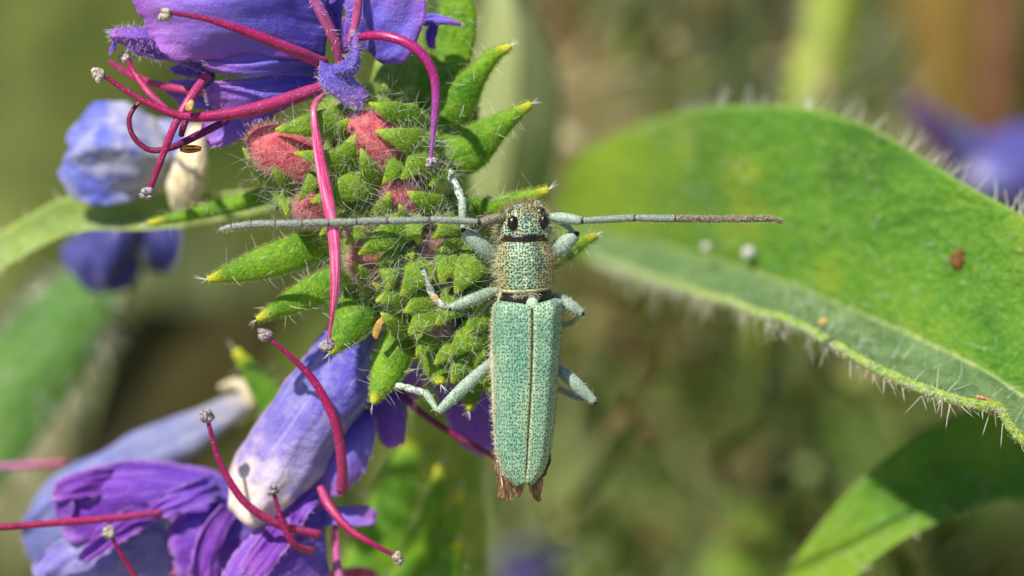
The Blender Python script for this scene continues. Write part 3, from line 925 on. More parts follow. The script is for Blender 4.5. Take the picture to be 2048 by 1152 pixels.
M_magenta = petal_mat('petal_red_violet', [(0, lin(128, 58, 186)), (.6, lin(146, 62, 206)), (1, lin(172, 96, 216))], .48, .5, lin(206, 150, 232), lin(206, 150, 230), .45, .5, .5)
petal(pf, 'petal', [[(300, 1000, -2.4), (250, 1020, -2.1), (200, 1060, -2.0), (150, 1120, -2.0)], [(330, 1030, -2.3), (280, 1065, -1.9), (230, 1095, -1.8), (180, 1128, -1.9)]], M_magenta, seed=44, wr=.10, fold=.05, frill=.08, edge_hair=14)
petal(pf, 'petal', [[(420, 950, -2.8), (380, 965, -2.2), (330, 985, -2.0), (290, 1010, -2.1)], [(440, 1000, -2.6), (400, 1015, -2.1), (350, 1030, -2.0), (310, 1040, -2.1)]], M_purple, seed=45, wr=.10, fold=.05, frill=.08, edge_hair=10)
petal(pf, 'petal', [[(250, 940, -2.6), (200, 935, -2.2), (150, 945, -2.0), (100, 965, -2.0)], [(260, 985, -2.5), (200, 990, -2.0), (150, 1000, -1.9), (112, 1015, -2.0)]], M_magenta, seed=46, wr=.10, fold=.05, frill=.08, edge_hair=10)
petal(pf, 'petal', [[(480, 1020, -2.6), (450, 1070, -2.2), (430, 1120, -2.1), (420, 1180, -2.1)], [(440, 1010, -2.4), (400, 1060, -2.0), (380, 1110, -1.9), (372, 1170, -2.0)]], M_magenta, seed=47, wr=.10, fold=.05, frill=.08, edge_hair=10)
petal(pf, 'petal', [[(320, 1040, -2.7), (230, 1050, -2.5), (130, 1075, -2.4), (40, 1130, -2.4)], [(340, 1090, -2.5), (250, 1105, -2.3), (170, 1130, -2.2), (90, 1175, -2.2)], [(350, 1150, -2.7), (280, 1170, -2.5), (210, 1200, -2.4), (140, 1230, -2.4)]], M_powder2, seed=49, wr=.14, fold=.04, frill=.08, edge_hair=10)
petal(pf, 'petal', [[(180, 1040, -2.6), (190, 1070, -2.4), (200, 1100, -2.4), (190, 1140, -2.5)], [(260, 1040, -2.5), (265, 1075, -2.3), (250, 1100, -2.3), (230, 1130, -2.4)]], M_powder2, seed=48, wr=.1, fold=.1)
bf = holder('bottom_flower', cl)
petal(bf, 'petal', [[(640, 1010, -2.2), (560, 1030, -1.7), (490, 1080, -1.5), (420, 1160, -1.4)], [(650, 1070, -1.9), (580, 1100, -1.3), (520, 1140, -1.2), (470, 1200, -1.2)], [(660, 1150, -2.0), (610, 1180, -1.6), (560, 1210, -1.5), (520, 1250, -1.4)]], M_purple, 30, 26, seed=50, wr=.06, fold=.04, edge_hair=40)
petal(bf, 'petal', [[(600, 1040, -2.4), (650, 1020, -2.2), (700, 1012, -2.1), (752, 1010, -2.1)], [(610, 1070, -2.2), (660, 1052, -2.0), (705, 1050, -1.9), (750, 1056, -2.0)]], M_petal, 14, 8, seed=51, wr=.05)
petal(bf, 'petal', [[(560, 900, -3.0), (580, 960, -2.8), (600, 1010, -2.7), (610, 1060, -2.6)], [(640, 900, -2.9), (650, 960, -2.7), (655, 1010, -2.6), (650, 1060, -2.5)]], M_petal_dark, 14, 8, seed=52, wr=.05)
petal(bf, 'petal', [[(470, 1090, -3.2), (520, 1040, -3.0), (580, 1010, -2.9), (620, 1000, -2.9)], [(500, 1150, -3.1), (560, 1110, -2.8), (620, 1080, -2.7), (660, 1070, -2.7)]], M_purple, 14, 8, seed=53, wr=.08)
petal(bf, 'petal', [[(560, 1020, -1.9), (530, 1060, -1.4), (500, 1100, -1.3), (470, 1140, -1.3)], [(620, 1030, -1.7), (590, 1075, -1.2), (560, 1120, -1.1), (530, 1170, -1.1)]], M_magenta, seed=54, wr=.08, fold=.04, frill=.06, edge_hair=20)
petal(bf, 'petal', [[(630, 960, -2.0), (600, 975, -1.6), (575, 1000, -1.5), (560, 1035, -1.5)], [(650, 1000, -1.8), (630, 1015, -1.4), (610, 1035, -1.3), (600, 1060, -1.4)]], M_purple, seed=55, wr=.06, fold=.04, frill=.06, edge_hair=14)
obj('calyx', blob(P(690, 1165, -3.4), [np.array([.7, .1, 0]), np.array([0, .32, 0]), np.array([0, 0, .3])], .1, 3), M_pink, bf)
ST2 = [
    (fd, [(684, 985, -1.2), (684, 930, -.9), (672, 850, -.6), (630, 765, -.4), (580, 712, -.3), (543, 680, -.25)], [22, 22, 21, 19, 16, 11], M_fil, (527, 668, -.25), (17, 12), M_anther),
    (bf, [(640, 1070, -1.3), (560, 1050, -.9), (490, 1005, -.6), (440, 925, -.45), (418, 850, -.4)], [18, 18, 17, 15, 11], M_fil, (414, 832, -.4), (14, 14), M_anther),
    (bf, [(625, 1102, -1.2), (590, 1090, -.8), (565, 1045, -.6), (550, 995, -.5)], [15, 15, 14, 10], M_fil, (547, 979, -.5), (12, 13), M_anther),
    (bf, [(640, 975, -1.1), (660, 1015, -.8), (700, 1060, -.6), (740, 1085, -.5), (780, 1106, -.5)], [16, 20, 18, 15, 11], M_fil, (796, 1116, -.5), (15, 12), M_anther_pale),
    (pf, [(322, 1025, -2.0), (230, 1036, -1.6), (120, 1045, -1.3), (-40, 1058, -1.0)], [13, 15, 15, 14], M_fil, None, None, None),
    (pf, [(285, 1180, -1.8), (262, 1140, -1.6), (240, 1105, -1.4), (226, 1078, -1.3)], [13, 13, 12, 9], M_fil, (218, 1066, -1.3), (14, 12), M_anther_pale),
    (bf, [(670, 1040, -2.2), (672, 1100, -2.0), (682, 1180, -1.8)], [14, 17, 20], M_fil_pink, None, None, None),
    (fd, [(760, 740, -1.9), (830, 815, -1.7), (900, 865, -1.6), (985, 912, -1.5), (1010, 930, -1.6)], [12, 14, 14, 12, 8], M_fil_dark, None, None, None),
    (pf, [(500, 1095, -3.6), (420, 1118, -3.6), (330, 1120, -3.6), (270, 1118, -3.6)], [14, 14, 13, 10], M_fil, None, None, None),
    (pf, [(420, 1100, -3.0), (370, 1135, -2.8), (320, 1165, -2.8)], [26, 30, 26], M_fil, None, None, None),
]
for k, (par, pts, wd, mt, an, asz, am) in enumerate(ST2):
    stamen(par, pts, wd, mt, an, asz or (1, 1), am, 0.85, seed=60 + k)
for pts, wd in (([(600, 1170, -4.2), (560, 1120, -4.0), (520, 1075, -3.9), (500, 1040, -3.8)], [50, 60, 50, 34, 12]),
                ([(640, 950, -2.6), (620, 1000, -2.5), (628, 1040, -2.4), (640, 1070, -2.3)], [30, 40, 36, 26, 10]),
                ([(800, 1180, -5.5), (850, 1080, -5.2), (870, 1000, -5), (880, 930, -5)], [60, 70, 60, 44, 16]),
                ([(620, 900, -4.5), (540, 800, -4.6), (500, 740, -4.6), (470, 700, -4.6)], [60, 76, 60, 44, 16]),
                ([(700, 1200, -6.5), (760, 1090, -6.5), (800, 960, -6.6), (830, 860, -6.8)], [90, 120, 110, 80, 20])):
    bract(cl, 'bract', pts, wd, 0.3, fuzz=100, long=12, edge=8)

# ------------------------------------------------------------------ flowers out of focus
wf = thing('withered_flower', P(330, 470, -5), 'crumpled pale blue withered flower with cream dried tube above the narrow leaf', 'flower')
petal(wf, 'petal', [[(330, 270, -4.0), (270, 225, -3.8), (200, 215, -3.9), (130, 240, -4.2)], [(340, 320, -3.4), (260, 290, -3.0), (190, 290, -3.1), (128, 310, -3.6)], [(310, 390, -3.9), (250, 405, -3.6), (190, 405, -3.7), (132, 370, -4.2)]], M_blue, 34, 34, seed=70, wr=.28, freq=1.8, frill=.08, fold=.11)
petal(wf, 'petal', [[(300, 240, -4.6), (330, 235, -4.3), (360, 230, -4.4), (390, 225, -4.6)], [(290, 330, -4.3), (330, 320, -3.9), (370, 310, -4.0), (400, 300, -4.3)], [(320, 380, -4.6), (350, 350, -4.4), (380, 330, -4.4), (400, 320, -4.6)]], M_blue, 16, 14, seed=71, wr=.2, freq=2.2)
obj('dried_tube', tube([P(395, 255, -4.0), P(385, 310, -3.8), P(372, 360, -3.7), P(352, 420, -3.8)], [.18, .28, .42, .4, .12], 14, 20, .8, rough=.12), M_cream, wf)
petal(wf, 'sepal', [[(345, 420, -3.4), (352, 395, -3.2), (375, 360, -3.1), (392, 310, -3.3)], [(385, 415, -3.4), (395, 385, -3.2), (402, 350, -3.2), (402, 312, -3.4)]], M_cream, 12, 8, seed=72, wr=.05)

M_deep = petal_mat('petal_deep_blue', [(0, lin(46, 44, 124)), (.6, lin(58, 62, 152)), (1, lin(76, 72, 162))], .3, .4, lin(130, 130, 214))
b2 = thing('blue_flower', P(240, 640, -11), 'dark blue flower hanging below the narrow leaf', 'flower')  # petals in their own deep blue
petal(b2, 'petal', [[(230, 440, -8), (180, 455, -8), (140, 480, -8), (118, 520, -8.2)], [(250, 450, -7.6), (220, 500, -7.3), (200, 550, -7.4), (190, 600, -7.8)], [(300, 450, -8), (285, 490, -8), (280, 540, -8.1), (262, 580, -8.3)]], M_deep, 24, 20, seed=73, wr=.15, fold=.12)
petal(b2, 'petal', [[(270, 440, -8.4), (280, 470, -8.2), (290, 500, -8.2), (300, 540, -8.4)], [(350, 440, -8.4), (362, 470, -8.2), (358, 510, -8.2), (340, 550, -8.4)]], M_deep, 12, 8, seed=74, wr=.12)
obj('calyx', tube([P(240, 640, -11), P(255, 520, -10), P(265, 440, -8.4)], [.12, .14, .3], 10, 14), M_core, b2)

M_powder = petal_mat('powder_blue', [(0.0, lin(196, 186, 176)), (0.2, lin(146, 152, 196)), (0.6, lin(112, 124, 196)), (1.0, lin(104, 116, 204))], .3, .5, lin(172, 178, 212), None, .55, .5, .7, .35)
b3 = thing('fading_flower', P(520, 900, -8), 'faded powder blue flower tube with tan rim behind the purple flower', 'flower')
petal(b3, 'petal', [[(490, 775, -6.2), (430, 790, -6.0), (340, 850, -5.8), (230, 885, -5.6), (110, 930, -5.6), (30, 1020, -5.6)], [(500, 810, -5.7), (440, 840, -5.3), (350, 890, -5.2), (240, 930, -5.0), (130, 980, -5.0), (40, 1060, -5.2)],
                    [(470, 850, -6.1), (420, 890, -5.9), (340, 940, -5.6), (250, 990, -5.4), (160, 1050, -5.4), (60, 1110, -5.5)]], M_powder, 36, 30, seed=75, wr=.18, freq=1.8, fold=.16)
petal(b3, 'petal', [[(200, 960, -5.2), (120, 1000, -5.0), (60, 1060, -5.0), (30, 1110, -5.2)], [(260, 1060, -5.2), (200, 1090, -5.0), (150, 1110, -5.0), (90, 1130, -5.2)], [(300, 1090, -5.6), (260, 1110, -5.4), (220, 1130, -5.4), (170, 1150, -5.5)]], M_powder, 16, 12, seed=76, wr=.14, freq=2.0)
obj('rim', tube([P(440, 775, -6.1), P(478, 768, -6.0), P(500, 800, -5.9), P(475, 850, -6.0)], [.06, .13, .15, .07], 8, 16), M_cream, b3)
stamen(b3, [(130, 925, -5.6), (60, 930, -5.6), (-30, 935, -5.6)], [12, 14, 14], M_fil_pink, None)

b4 = thing('distant_flower', P(1960, 560, -26.0), 'blurred blue violet flower behind the edge of the broad leaf', 'flower')
petal(b4, 'petal', [[(2000, 470, -21.0), (1930, 360, -20.5), (1880, 270, -20.5), (1825, 190, -21.0)], [(2040, 440, -20.0), (1990, 360, -19.5), (1940, 280, -19.5), (1860, 215, -20.0)], [(2080, 420, -20.5), (2060, 340, -20.0), (2000, 300, -20.0), (1930, 260, -20.5)]], M_deep, 18, 12, seed=80, wr=.2, freq=1.5)
petal(b4, 'petal', [[(1960, 470, -20.5), (1950, 390, -19.5), (1950, 320, -19.5), (1960, 250, -20.0)], [(2060, 500, -20.5), (2060, 400, -19.0), (2060, 320, -19.0), (2060, 240, -19.6)], [(2160, 500, -20.5), (2190, 400, -19.5), (2200, 340, -19.5), (2220, 260, -20.0)]], M_deep, 14, 10, seed=81, wr=.2, freq=1.5)
petal(b4, 'petal', [[(1960, 420, -19.0), (1950, 380, -18.5), (1945, 350, -18.4), (1930, 330, -18.5)], [(2010, 420, -19.0), (2010, 380, -18.3), (2005, 350, -18.2), (2000, 330, -18.4)]], M_blue, 12, 8, seed=82, wr=.1, edge_hair=60, hl=.4)
petal(b4, 'petal', [[(1960, 380, -21.0), (1900, 300, -21.0), (1860, 230, -21.0), (1820, 170, -21.4)], [(1940, 400, -21.0), (1880, 330, -20.8), (1830, 260, -20.8), (1795, 190, -21.2)]], petal_mat('petal_magenta', [(0, lin(62, 28, 96)), (1, lin(90, 36, 96))], .3), 14, 8, seed=83, wr=.15)
obj('stalk', tube([P(1960, 800, -26.0), P(2000, 560, -22.0), P(2020, 450, -20.6)], [.25, .25, .3], 10, 14), M_core, b4)

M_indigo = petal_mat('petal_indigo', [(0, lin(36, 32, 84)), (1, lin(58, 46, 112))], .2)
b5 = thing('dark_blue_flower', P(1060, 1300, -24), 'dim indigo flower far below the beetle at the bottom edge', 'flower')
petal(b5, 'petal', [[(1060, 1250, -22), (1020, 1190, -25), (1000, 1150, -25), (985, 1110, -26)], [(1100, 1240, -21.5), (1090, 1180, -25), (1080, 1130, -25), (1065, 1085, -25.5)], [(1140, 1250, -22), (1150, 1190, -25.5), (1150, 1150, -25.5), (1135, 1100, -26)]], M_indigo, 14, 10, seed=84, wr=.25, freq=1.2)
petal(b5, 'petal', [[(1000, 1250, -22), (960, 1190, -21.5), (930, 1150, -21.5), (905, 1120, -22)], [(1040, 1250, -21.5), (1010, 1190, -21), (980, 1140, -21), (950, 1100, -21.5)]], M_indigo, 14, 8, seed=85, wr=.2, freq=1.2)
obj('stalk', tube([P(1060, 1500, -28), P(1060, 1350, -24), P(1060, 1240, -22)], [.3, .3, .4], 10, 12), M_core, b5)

# ------------------------------------------------------------------ leaves
n = NT('broad_leaf_green')
u, v, r = n.attr()[:3]
c = n.ramp(n.noise(0.42, 5, rough=0.55), [(0.32, lin(48, 104, 18)), (0.46, lin(78, 136, 26)), (0.56, lin(100, 150, 34)), (0.68, lin(150, 170, 44))])
c = n.mix(n.math('MULTIPLY', n.sm(u, 0.46, 0.08), 0.85), c, lin(138, 168, 6))
c = n.mix(n.math('MULTIPLY', n.sm(n.noise(9, 4), 0.5, 0.72), 0.5), c, lin(158, 184, 70))
d = n.math('ABSOLUTE', n.math('SUBTRACT', v, 0.5))
c = n.mix(n.math('MULTIPLY', n.sm(d, 0.45, 0.5), 0.6), c, lin(150, 182, 80))
vo = n.n('TexVoronoi', {'Scale': 3.2, 'Vector': n.coord()})
c = n.mix(n.math('MULTIPLY', n.sm(vo.outputs['Distance'], 0.10, 0.05), 0.7), c, lin(226, 232, 190))
vn = n.n('TexVoronoi', {'Scale': 2.4, 'Vector': n.n('Mapping', {'Vector': n.n('MixRGB', {0: 0.06, 1: n.coord(), 2: n.n('TexNoise', {'Scale': 3.0, 'Vector': n.coord()}).outputs[1]}).outputs[0], 'Scale': (1.0, 1.5, 1.0)}).outputs[0]}, feature='DISTANCE_TO_EDGE')
net = n.sm(vn.outputs['Distance'], 0.0, 0.14)
c = n.mix(n.math('MULTIPLY', n.math('SUBTRACT', 1.0, net), 0.10), c, lin(158, 184, 72))
h = n.math('ADD', n.math('ADD', n.math('MULTIPLY', n.noise(18, 4), 0.6), n.math('MULTIPLY', net, 0.30)), n.math('MULTIPLY', n.noise(3.0, 3), 2.0))
M_leafR = n.done(c, 0.5, 0.4, 0.32, lin(156, 200, 16), n.bump(h, 0.75, 0.12), sheen=0.1)
M_leafD = leaf_mat('dark_leaf', lin(62, 112, 36), lin(100, 144, 58), None, 0.3, lin(130, 180, 40), mott=0.7, speck=0.15, fine=5, rough=0.6)
M_leafL = leaf_mat('pale_leaf', lin(116, 146, 60), lin(158, 180, 92), None, 0.35, lin(180, 205, 90), mott=0.8, speck=0.1, fine=6, rough=0.6, edge=lin(190, 205, 120))

lv = thing('broad_leaf', P(2400, 1150, -3), 'broad bright green hairy leaf with notched lower edge behind the antenna', 'leaf')
up = [(1118, 395, -14), (1135, 340, -13.4), (1200, 285, -12), (1310, 238, -9.6), (1450, 212, -6.4), (1620, 218, -5.2), (1740, 252, -4.4), (1850, 318, -3.6), (1950, 378, -2.8), (2048, 432, -2.2), (2300, 590, -1)]
um = [(1118, 425, -14), (1150, 400, -13.2), (1230, 375, -11.4), (1340, 360, -9.0), (1470, 365, -6.2), (1630, 390, -4.9), (1760, 430, -4.0), (1870, 490, -3.2), (1965, 545, -2.5), (2060, 600, -1.9), (2300, 740, -.8)]
md = [(1118, 455, -14), (1170, 458, -12.8), (1260, 478, -10.8), (1390, 508, -8.2), (1530, 552, -5.8), (1680, 610, -4.4), (1800, 662, -3.2), (1900, 708, -2.3), (1985, 752, -1.6), (2075, 812, -1.0), (2300, 930, -.2)]
G1 = surf([PP(up), PP(um), PP(md)], 120, 34)
uu, vv = np.meshgrid(np.linspace(0, 1, 120), np.linspace(0, 1, 34), indexing='ij')
veins = np.abs(np.sin(uu * 20 + vv * 3.2 + 0.35 * wob(G1, .8, 8))) ** .7
G1 = G1 + gnormals(G1) * ((0.13 * wob(G1, 1.3, 5)) * (1 - vv ** 5) + 0.06 * veins * np.sin(np.clip(vv, 0, 1) * 3.1415) ** .5)[..., None]
lo = [(1118, 478, -13), (1175, 512, -11.6), (1265, 548, -9.0), (1370, 580, -6.4), (1500, 622, -3.6), (1640, 676, -2.2), (1750, 738, -1.1), (1840, 778, -.5), (1920, 802, -.15), (1990, 838, 0), (2240, 1040, .3)]
lm = [(1118, 468, -13.8), (1172, 486, -12.4), (1262, 514, -10.2), (1380, 546, -7.4), (1515, 588, -5.0), (1660, 645, -3.6), (1775, 702, -2.4), (1870, 745, -1.6), (1953, 780, -1.0), (2030, 828, -.6), (2270, 990, 0)]
G2 = surf([PP(md), PP(lm), PP(lo)], 70, 14)
# bite out of the lower margin
du = np.linspace(0, 1, 70)
k0 = int(np.argmin(np.abs(G2[:, -1, 0] - P(1985, 838, 0)[0])))
for k in range(70):
    f = math.exp(-((k - k0) / 0.9) ** 2)
    w = (np.linspace(0, 1, 14) ** 3)[:, None]
    G2[k] = G2[k] + w * f * np.array([0.12, 0.20, -0.15])
G2 = G2 + gnormals(G2) * (0.06 * wob(G2, 2.2, 6) * np.linspace(0, 1, 14)[None] ** .5)[..., None]
G2e = G2.copy()
blade = obj('blade', sheet(G1, 0.05, .2), M_leafR, lv)
lowb = obj('folded_blade', sheet(G2, 0.05, .7), leaf_mat('leaf_underside', lin(70, 104, 58), lin(110, 140, 92), None, 0.18, lin(120, 170, 60), mott=1.6, speck=0.3, fine=9, rough=0.65), lv)
rim = np.stack([G2[:, -1, j] for j in range(3)], 1)
obj('midrib', tube(cr(PP(md), 70), [.03, .04, .05, .055, .06, .07], 10, 90, rough=.08), plain_mat('midrib_pale', lin(108, 138, 70), lin(148, 166, 100), 6, .6), lv)
obj('margin', tube(rim + [0, .03, 0], [.06, .08, .10, .10, .11, .11], 12, 150, .6, rough=.2), plain_mat('leaf_margin', lin(112, 158, 40), lin(170, 192, 66), 5, .6, .3, .8), lv)
# hairs: longer along the margin, short over the faces
fu, lg = [], []
p, N = on_grid(G2, 3000, (0.15, 1), (0, 1)); fu.append(hairs(p, N, 0.09, 0.007, .3, 2, .5))
p, N = on_grid(G1, 2400, (0.4, 1), (0, 1)); fu.append(hairs(p, N, 0.09, 0.007, .3, 2, .5))
obj('fuzz', join(fu), M_fuzz, lv, kind='stuff')
t = rng.uniform(0.15, 0.97, 230)
rp = np.stack([np.interp(t * 69, np.arange(70), rim[:, j]) for j in range(3)], 1)
lg.append(hairs(rp, np.tile([0.15, -1, 0.15], (230, 1)), rng.gamma(3, .13, 230), 0.0105, .35, 4, .3))
t = rng.uniform(0.1, 0.97, 5200)
rp = np.stack([np.interp(t * 69, np.arange(70), rim[:, j]) for j in range(3)], 1)
lg.append(hairs(rp + rng.normal(size=(5200, 3)) * .05 + [0, .03, .03], np.tile([0.0, -.4, 0.6], (5200, 1)), 0.12, 0.005, .3, 2, .7))
p, N = on_grid(G2, 90, (0.5, 1), (0, 1)); lg.append(hairs(p, N + [.3, .4, 0], 0.45, 0.009, .3, 3, .4))
p, N = on_grid(G1, 120, (0.2, 1), (0, 1)); lg.append(hairs(p, N + [.3, .4, 0], 0.4, 0.011, .3, 3, .4))
p, N = on_grid(G1, 60, (0.3, 1), (0, 0)); lg.append(hairs(p, np.tile([.4, .9, .1], (60, 1)), 0.5, 0.013, .2, 3, .3))
obj('bristles', join(lg), M_hair, lv, kind='stuff')
M_scab = plain_mat('leaf_scab', lin(58, 38, 12), lin(120, 84, 34), 9, .7)
q = [G1[np.unravel_index(np.argmin(np.linalg.norm(G1 - P(1918, 522, -2.8), axis=2)), G1.shape[:2])]]
obj('brown_spot', blob(q[0] + [0, 0, .05], [np.array([.15, .08, 0]), np.array([-.09, .24, 0]), np.array([0, 0, .06])], .3, 8), M_scab, lv)
M_scar = plain_mat('rust_scar', lin(126, 62, 40), lin(206, 160, 120), 14, .7)
obj('scar', join([blob(P(1985 + a, 812 + b, -.2), [np.array([.16 * s, -.05, 0]), np.array([0, .05 * s, 0.02]), np.array([0, 0, .05])], .3, k) for k, (a, b, s) in enumerate(((-18, -14, 1.2), (6, -6, 1), (-4, 14, .8), (18, 8, .6)))]), M_scar, lv)

for nm, q, r, mt, lab, cat in (('fluff', (1497, 506, -5.9), .15, 'w', 'tiny round white fluff stuck to the broad leaf below the antenna tip', 'fluff'),
                               ('fluff', (1412, 494, -6.4), .10, 'w', 'smaller faint pale fluff on the broad leaf beside the round one', 'fluff'),
                               ('pollen_grain', (1646, 643, -2.9), .11, 'y', 'yellow crumb lying on the shaded lower half of the broad leaf', 'pollen')):
    mm = hair_mat('fluff_white', lin(240, 240, 236), lin(250, 250, 250), .3, .8) if mt == 'w' else plain_mat('pollen_yellow', lin(196, 160, 70), lin(226, 196, 110), 12, .7)
    c = P(*q)
    if mt == 'w':
        gg = blob(c, np.eye(3) * r * .7, .15, 5, scale=6)
        p, N = on_mesh(gg, 260)
        gg = join([gg, hairs(p, N, r * .5, .008, .5, 2, .4)])
    else:
        gg = blob(c, [np.array([r, r * .3, 0]), np.array([-r * .15, r * .45, 0]), np.array([0, 0, r * .4])], .2, 5)
    o = obj(nm, gg, mm, base=c)
    tag(o, lab, cat)


def side_leaf(name, label, A, B, Mid, mat, base, fold_nv=14, nu=40, wr=.1, hair=True, th=.05, freq=.9, rib=True, hn=60, hl=.45):
    t = thing(name, P(*base), label, 'leaf')
    G = surf([PP(A), PP(Mid), PP(B)], nu, fold_nv)
    G = G + gnormals(G) * (wr * wob(G, freq, len(label)))[..., None]
    obj('blade', sheet(G, th, .4), mat, t)
    if rib:
        obj('midrib', tube(G[:, fold_nv // 2] + gnormals(G)[:, fold_nv // 2] * .03, [.07, .07, .06, .04], 8, 50), mat, t)
    if hair:
        gs = []
        for v, s in ((0, -1), (1, 1)):
            dv = unit(np.gradient(G, axis=1))
            p, dd = on_grid(G, hn, (0.02, .98), (v, v), dv)
            gs.append(hairs(p, dd * s, hl, .013, .25, 3, .35))
        p, N = on_grid(G, hn * 3)
        gs.append(hairs(p, N, hl * .8, .011, .3, 3, .4))
        p, N = on_grid(G, 900)
        gs.append(hairs(p, N, .12, .008, .3, 2, .5))
        obj('bristles', join(gs), M_hair, t, kind='stuff')
    return t


side_leaf('narrow_leaf', 'narrow pale green hairy leaf arching behind the antenna tip to the edge', [(640, 372, -3.2), (520, 378, -3.6), (380, 388, -4.0), (240, 384, -4.4), (130, 396, -4.7), (50, 436, -4.9), (-60, 500, -5.2)],
          [(640, 405, -3.2), (540, 424, -3.4), (420, 448, -3.6), (300, 466, -3.8), (170, 468, -4.0), (80, 495, -4.2), (-60, 575, -4.6)],
          [(640, 392, -3.3), (530, 408, -3.7), (400, 430, -4.0), (270, 438, -4.3), (150, 442, -4.6), (65, 474, -4.8), (-60, 548, -5.1)], M_leafL, (640, 390, -3.2), hn=12, hl=.32, rib=False)
side_leaf('dark_green_leaf', 'wide dark green blurred leaf drooping below the narrow leaf', [(260, 470, -12), (170, 520, -12), (70, 590, -12), (0, 670, -12), (-80, 780, -12)],
          [(300, 520, -11), (245, 600, -10.6), (170, 740, -10.4), (90, 860, -10.4), (-60, 1060, -10.6)],
          [(280, 495, -10.8), (205, 570, -10.6), (125, 670, -10.4), (50, 770, -10.4), (-70, 920, -10.6)], M_leafD, (280, 495, -11), hl=.8)  # blade in the mottled dark green leaf material
side_leaf('lower_leaf', 'blurred green leaf slanting up below the notched broad leaf', [(1500, 1260, -6.3), (1580, 1130, -6.0), (1680, 1000, -5.8), (1790, 898, -5.6), (1890, 838, -5.4), (2000, 810, -5.2), (2250, 800, -4.8)],
          [(1640, 1260, -4.6), (1720, 1142, -4.6), (1800, 1080, -4.6), (1890, 1036, -4.6), (1970, 1006, -4.8), (2050, 1005, -5.0), (2250, 1080, -5.0)],
          [(1570, 1260, -5.6), (1660, 1130, -5.5), (1750, 1040, -5.4), (1850, 975, -5.4), (1940, 930, -5.3), (2040, 900, -5.3), (2250, 920, -5.1)], M_leafR, (2250, 920, -5.0), hn=7, hl=.25, rib=False)
side_leaf('backing_leaf', 'pale grey green blurred leaf standing behind the upper bracts', [(900, 420, -14), (930, 250, -13.5), (950, 100, -13.5), (980, -60, -13.5), (1020, -200, -14)],
          [(1090, 420, -14), (1125, 250, -13.5), (1110, 120, -13.5), (1060, 0, -13.5), (1040, -200, -14)],
          [(990, 420, -13), (1020, 250, -12.7), (1030, 110, -12.7), (1020, -20, -12.8), (1030, -200, -13.2)], leaf_mat('grey_leaf', lin(136, 152, 96), lin(168, 178, 120), None, .3, mott=.6, speck=0, rough=.6), (990, 500, -15), hair=False)
side_leaf('far_leaf', 'large blurred yellow green leaf filling the upper corner behind the flower', [(-200, -100, -34), (-180, 150, -34), (-160, 400, -34), (-200, 700, -34)], [(320, -100, -33), (330, 200, -33), (260, 450, -33), (60, 720, -33)],
          [(60, -100, -32), (80, 160, -32), (60, 420, -32), (-60, 710, -32)], leaf_mat('olive_leaf', lin(80, 96, 38), lin(118, 130, 58), None, .3, mott=.25, speck=0, rough=.6), (0, 900, -36), hair=False, wr=.4, freq=.3)

st = thing('pale_plant', P(1560, 700, -22), 'thick pale yellow green stem rising blurred behind the broad leaf', 'plant')
obj('stalk', tube([P(1560, 700, -28), P(1622, 240, -21), P(1650, 100, -20.5), P(1690, -60, -20), P(1720, -220, -20)], [.9, .80, .76, .74, .72], 14, 30, rough=.05), plain_mat('stem_yellow_green', lin(150, 172, 66), lin(184, 198, 100), 2, .6, .3), st)
p, N = on_mesh(tube([P(1622, 240, -21), P(1650, 100, -20.5), P(1690, -60, -20)], [.78, .74, .72], 12, 20), 60)
obj('bristles', hairs(p, N, .8, .016, .2, 3, .3), M_hair, st, kind='stuff')
st = thing('dry_plant', P(1990, 900, -40), 'blurred rusty brown dry stem rising at the upper corner', 'plant')
obj('stalk', tube([P(1960, 900, -40), P(1990, 300, -36), P(2010, 0, -36), P(2030, -200, -36)], [.6, .6, .55, .5], 12, 20), plain_mat('dry_brown', lin(96, 62, 42), lin(120, 82, 58), 1, .7), st)

def far_thing(name, label, cat, A, B, col1, col2, base, part='blade'):
    t = thing(name, P(*base), label, cat)
    A, B = PP(A), PP(B)
    G = surf([A, (A + B) / 2 + [0, 0, .6], B], 24, 10)
    G = G + gnormals(G) * (.3 * wob(G, .5, len(label)))[..., None]
    obj(part, sheet(G, .08, .5), leaf_mat(name + '_colour', col1, col2, None, .3, mott=.4, speck=0, rough=.7), t)
    return t


far_thing('dry_grass', 'pale beige dry grass blade blurred behind the top bracts', 'grass', [(1110, 175, -24), (1180, 150, -24), (1240, 135, -24), (1290, 125, -24)], [(1130, 205, -24), (1190, 185, -24), (1250, 165, -24), (1290, 155, -24)], lin(172, 158, 118), lin(200, 186, 150), (1100, 600, -50))
far_thing('dry_grass', 'smaller beige dry grass scrap blurred above the broad leaf tip', 'grass', [(1110, 280, -22), (1125, 260, -22), (1140, 262, -22), (1160, 285, -22)], [(1110, 310, -22), (1125, 315, -22), (1142, 312, -22), (1160, 300, -22)], lin(186, 176, 130), lin(206, 196, 156), (1100, 620, -50))
far_thing('mustard_leaf', 'mustard yellow blurred leaf in the upper corner beside the dry stalk', 'leaf', [(1760, -150, -46), (1790, 0, -46), (1820, 130, -46), (1850, 300, -46)], [(2000, -150, -46), (1990, 0, -46), (1970, 130, -46), (1940, 300, -46)], lin(126, 104, 42), lin(156, 128, 62), (1850, 600, -70))
far_thing('dusky_leaf', 'dark grey green blurred leaf behind the pale stalk', 'leaf', [(1330, -150, -40), (1330, 0, -40), (1370, 120, -40), (1430, 260, -40)], [(1600, -150, -40), (1620, 0, -40), (1610, 150, -40), (1560, 280, -40)], lin(66, 82, 48), lin(90, 102, 66), (1450, 600, -70))
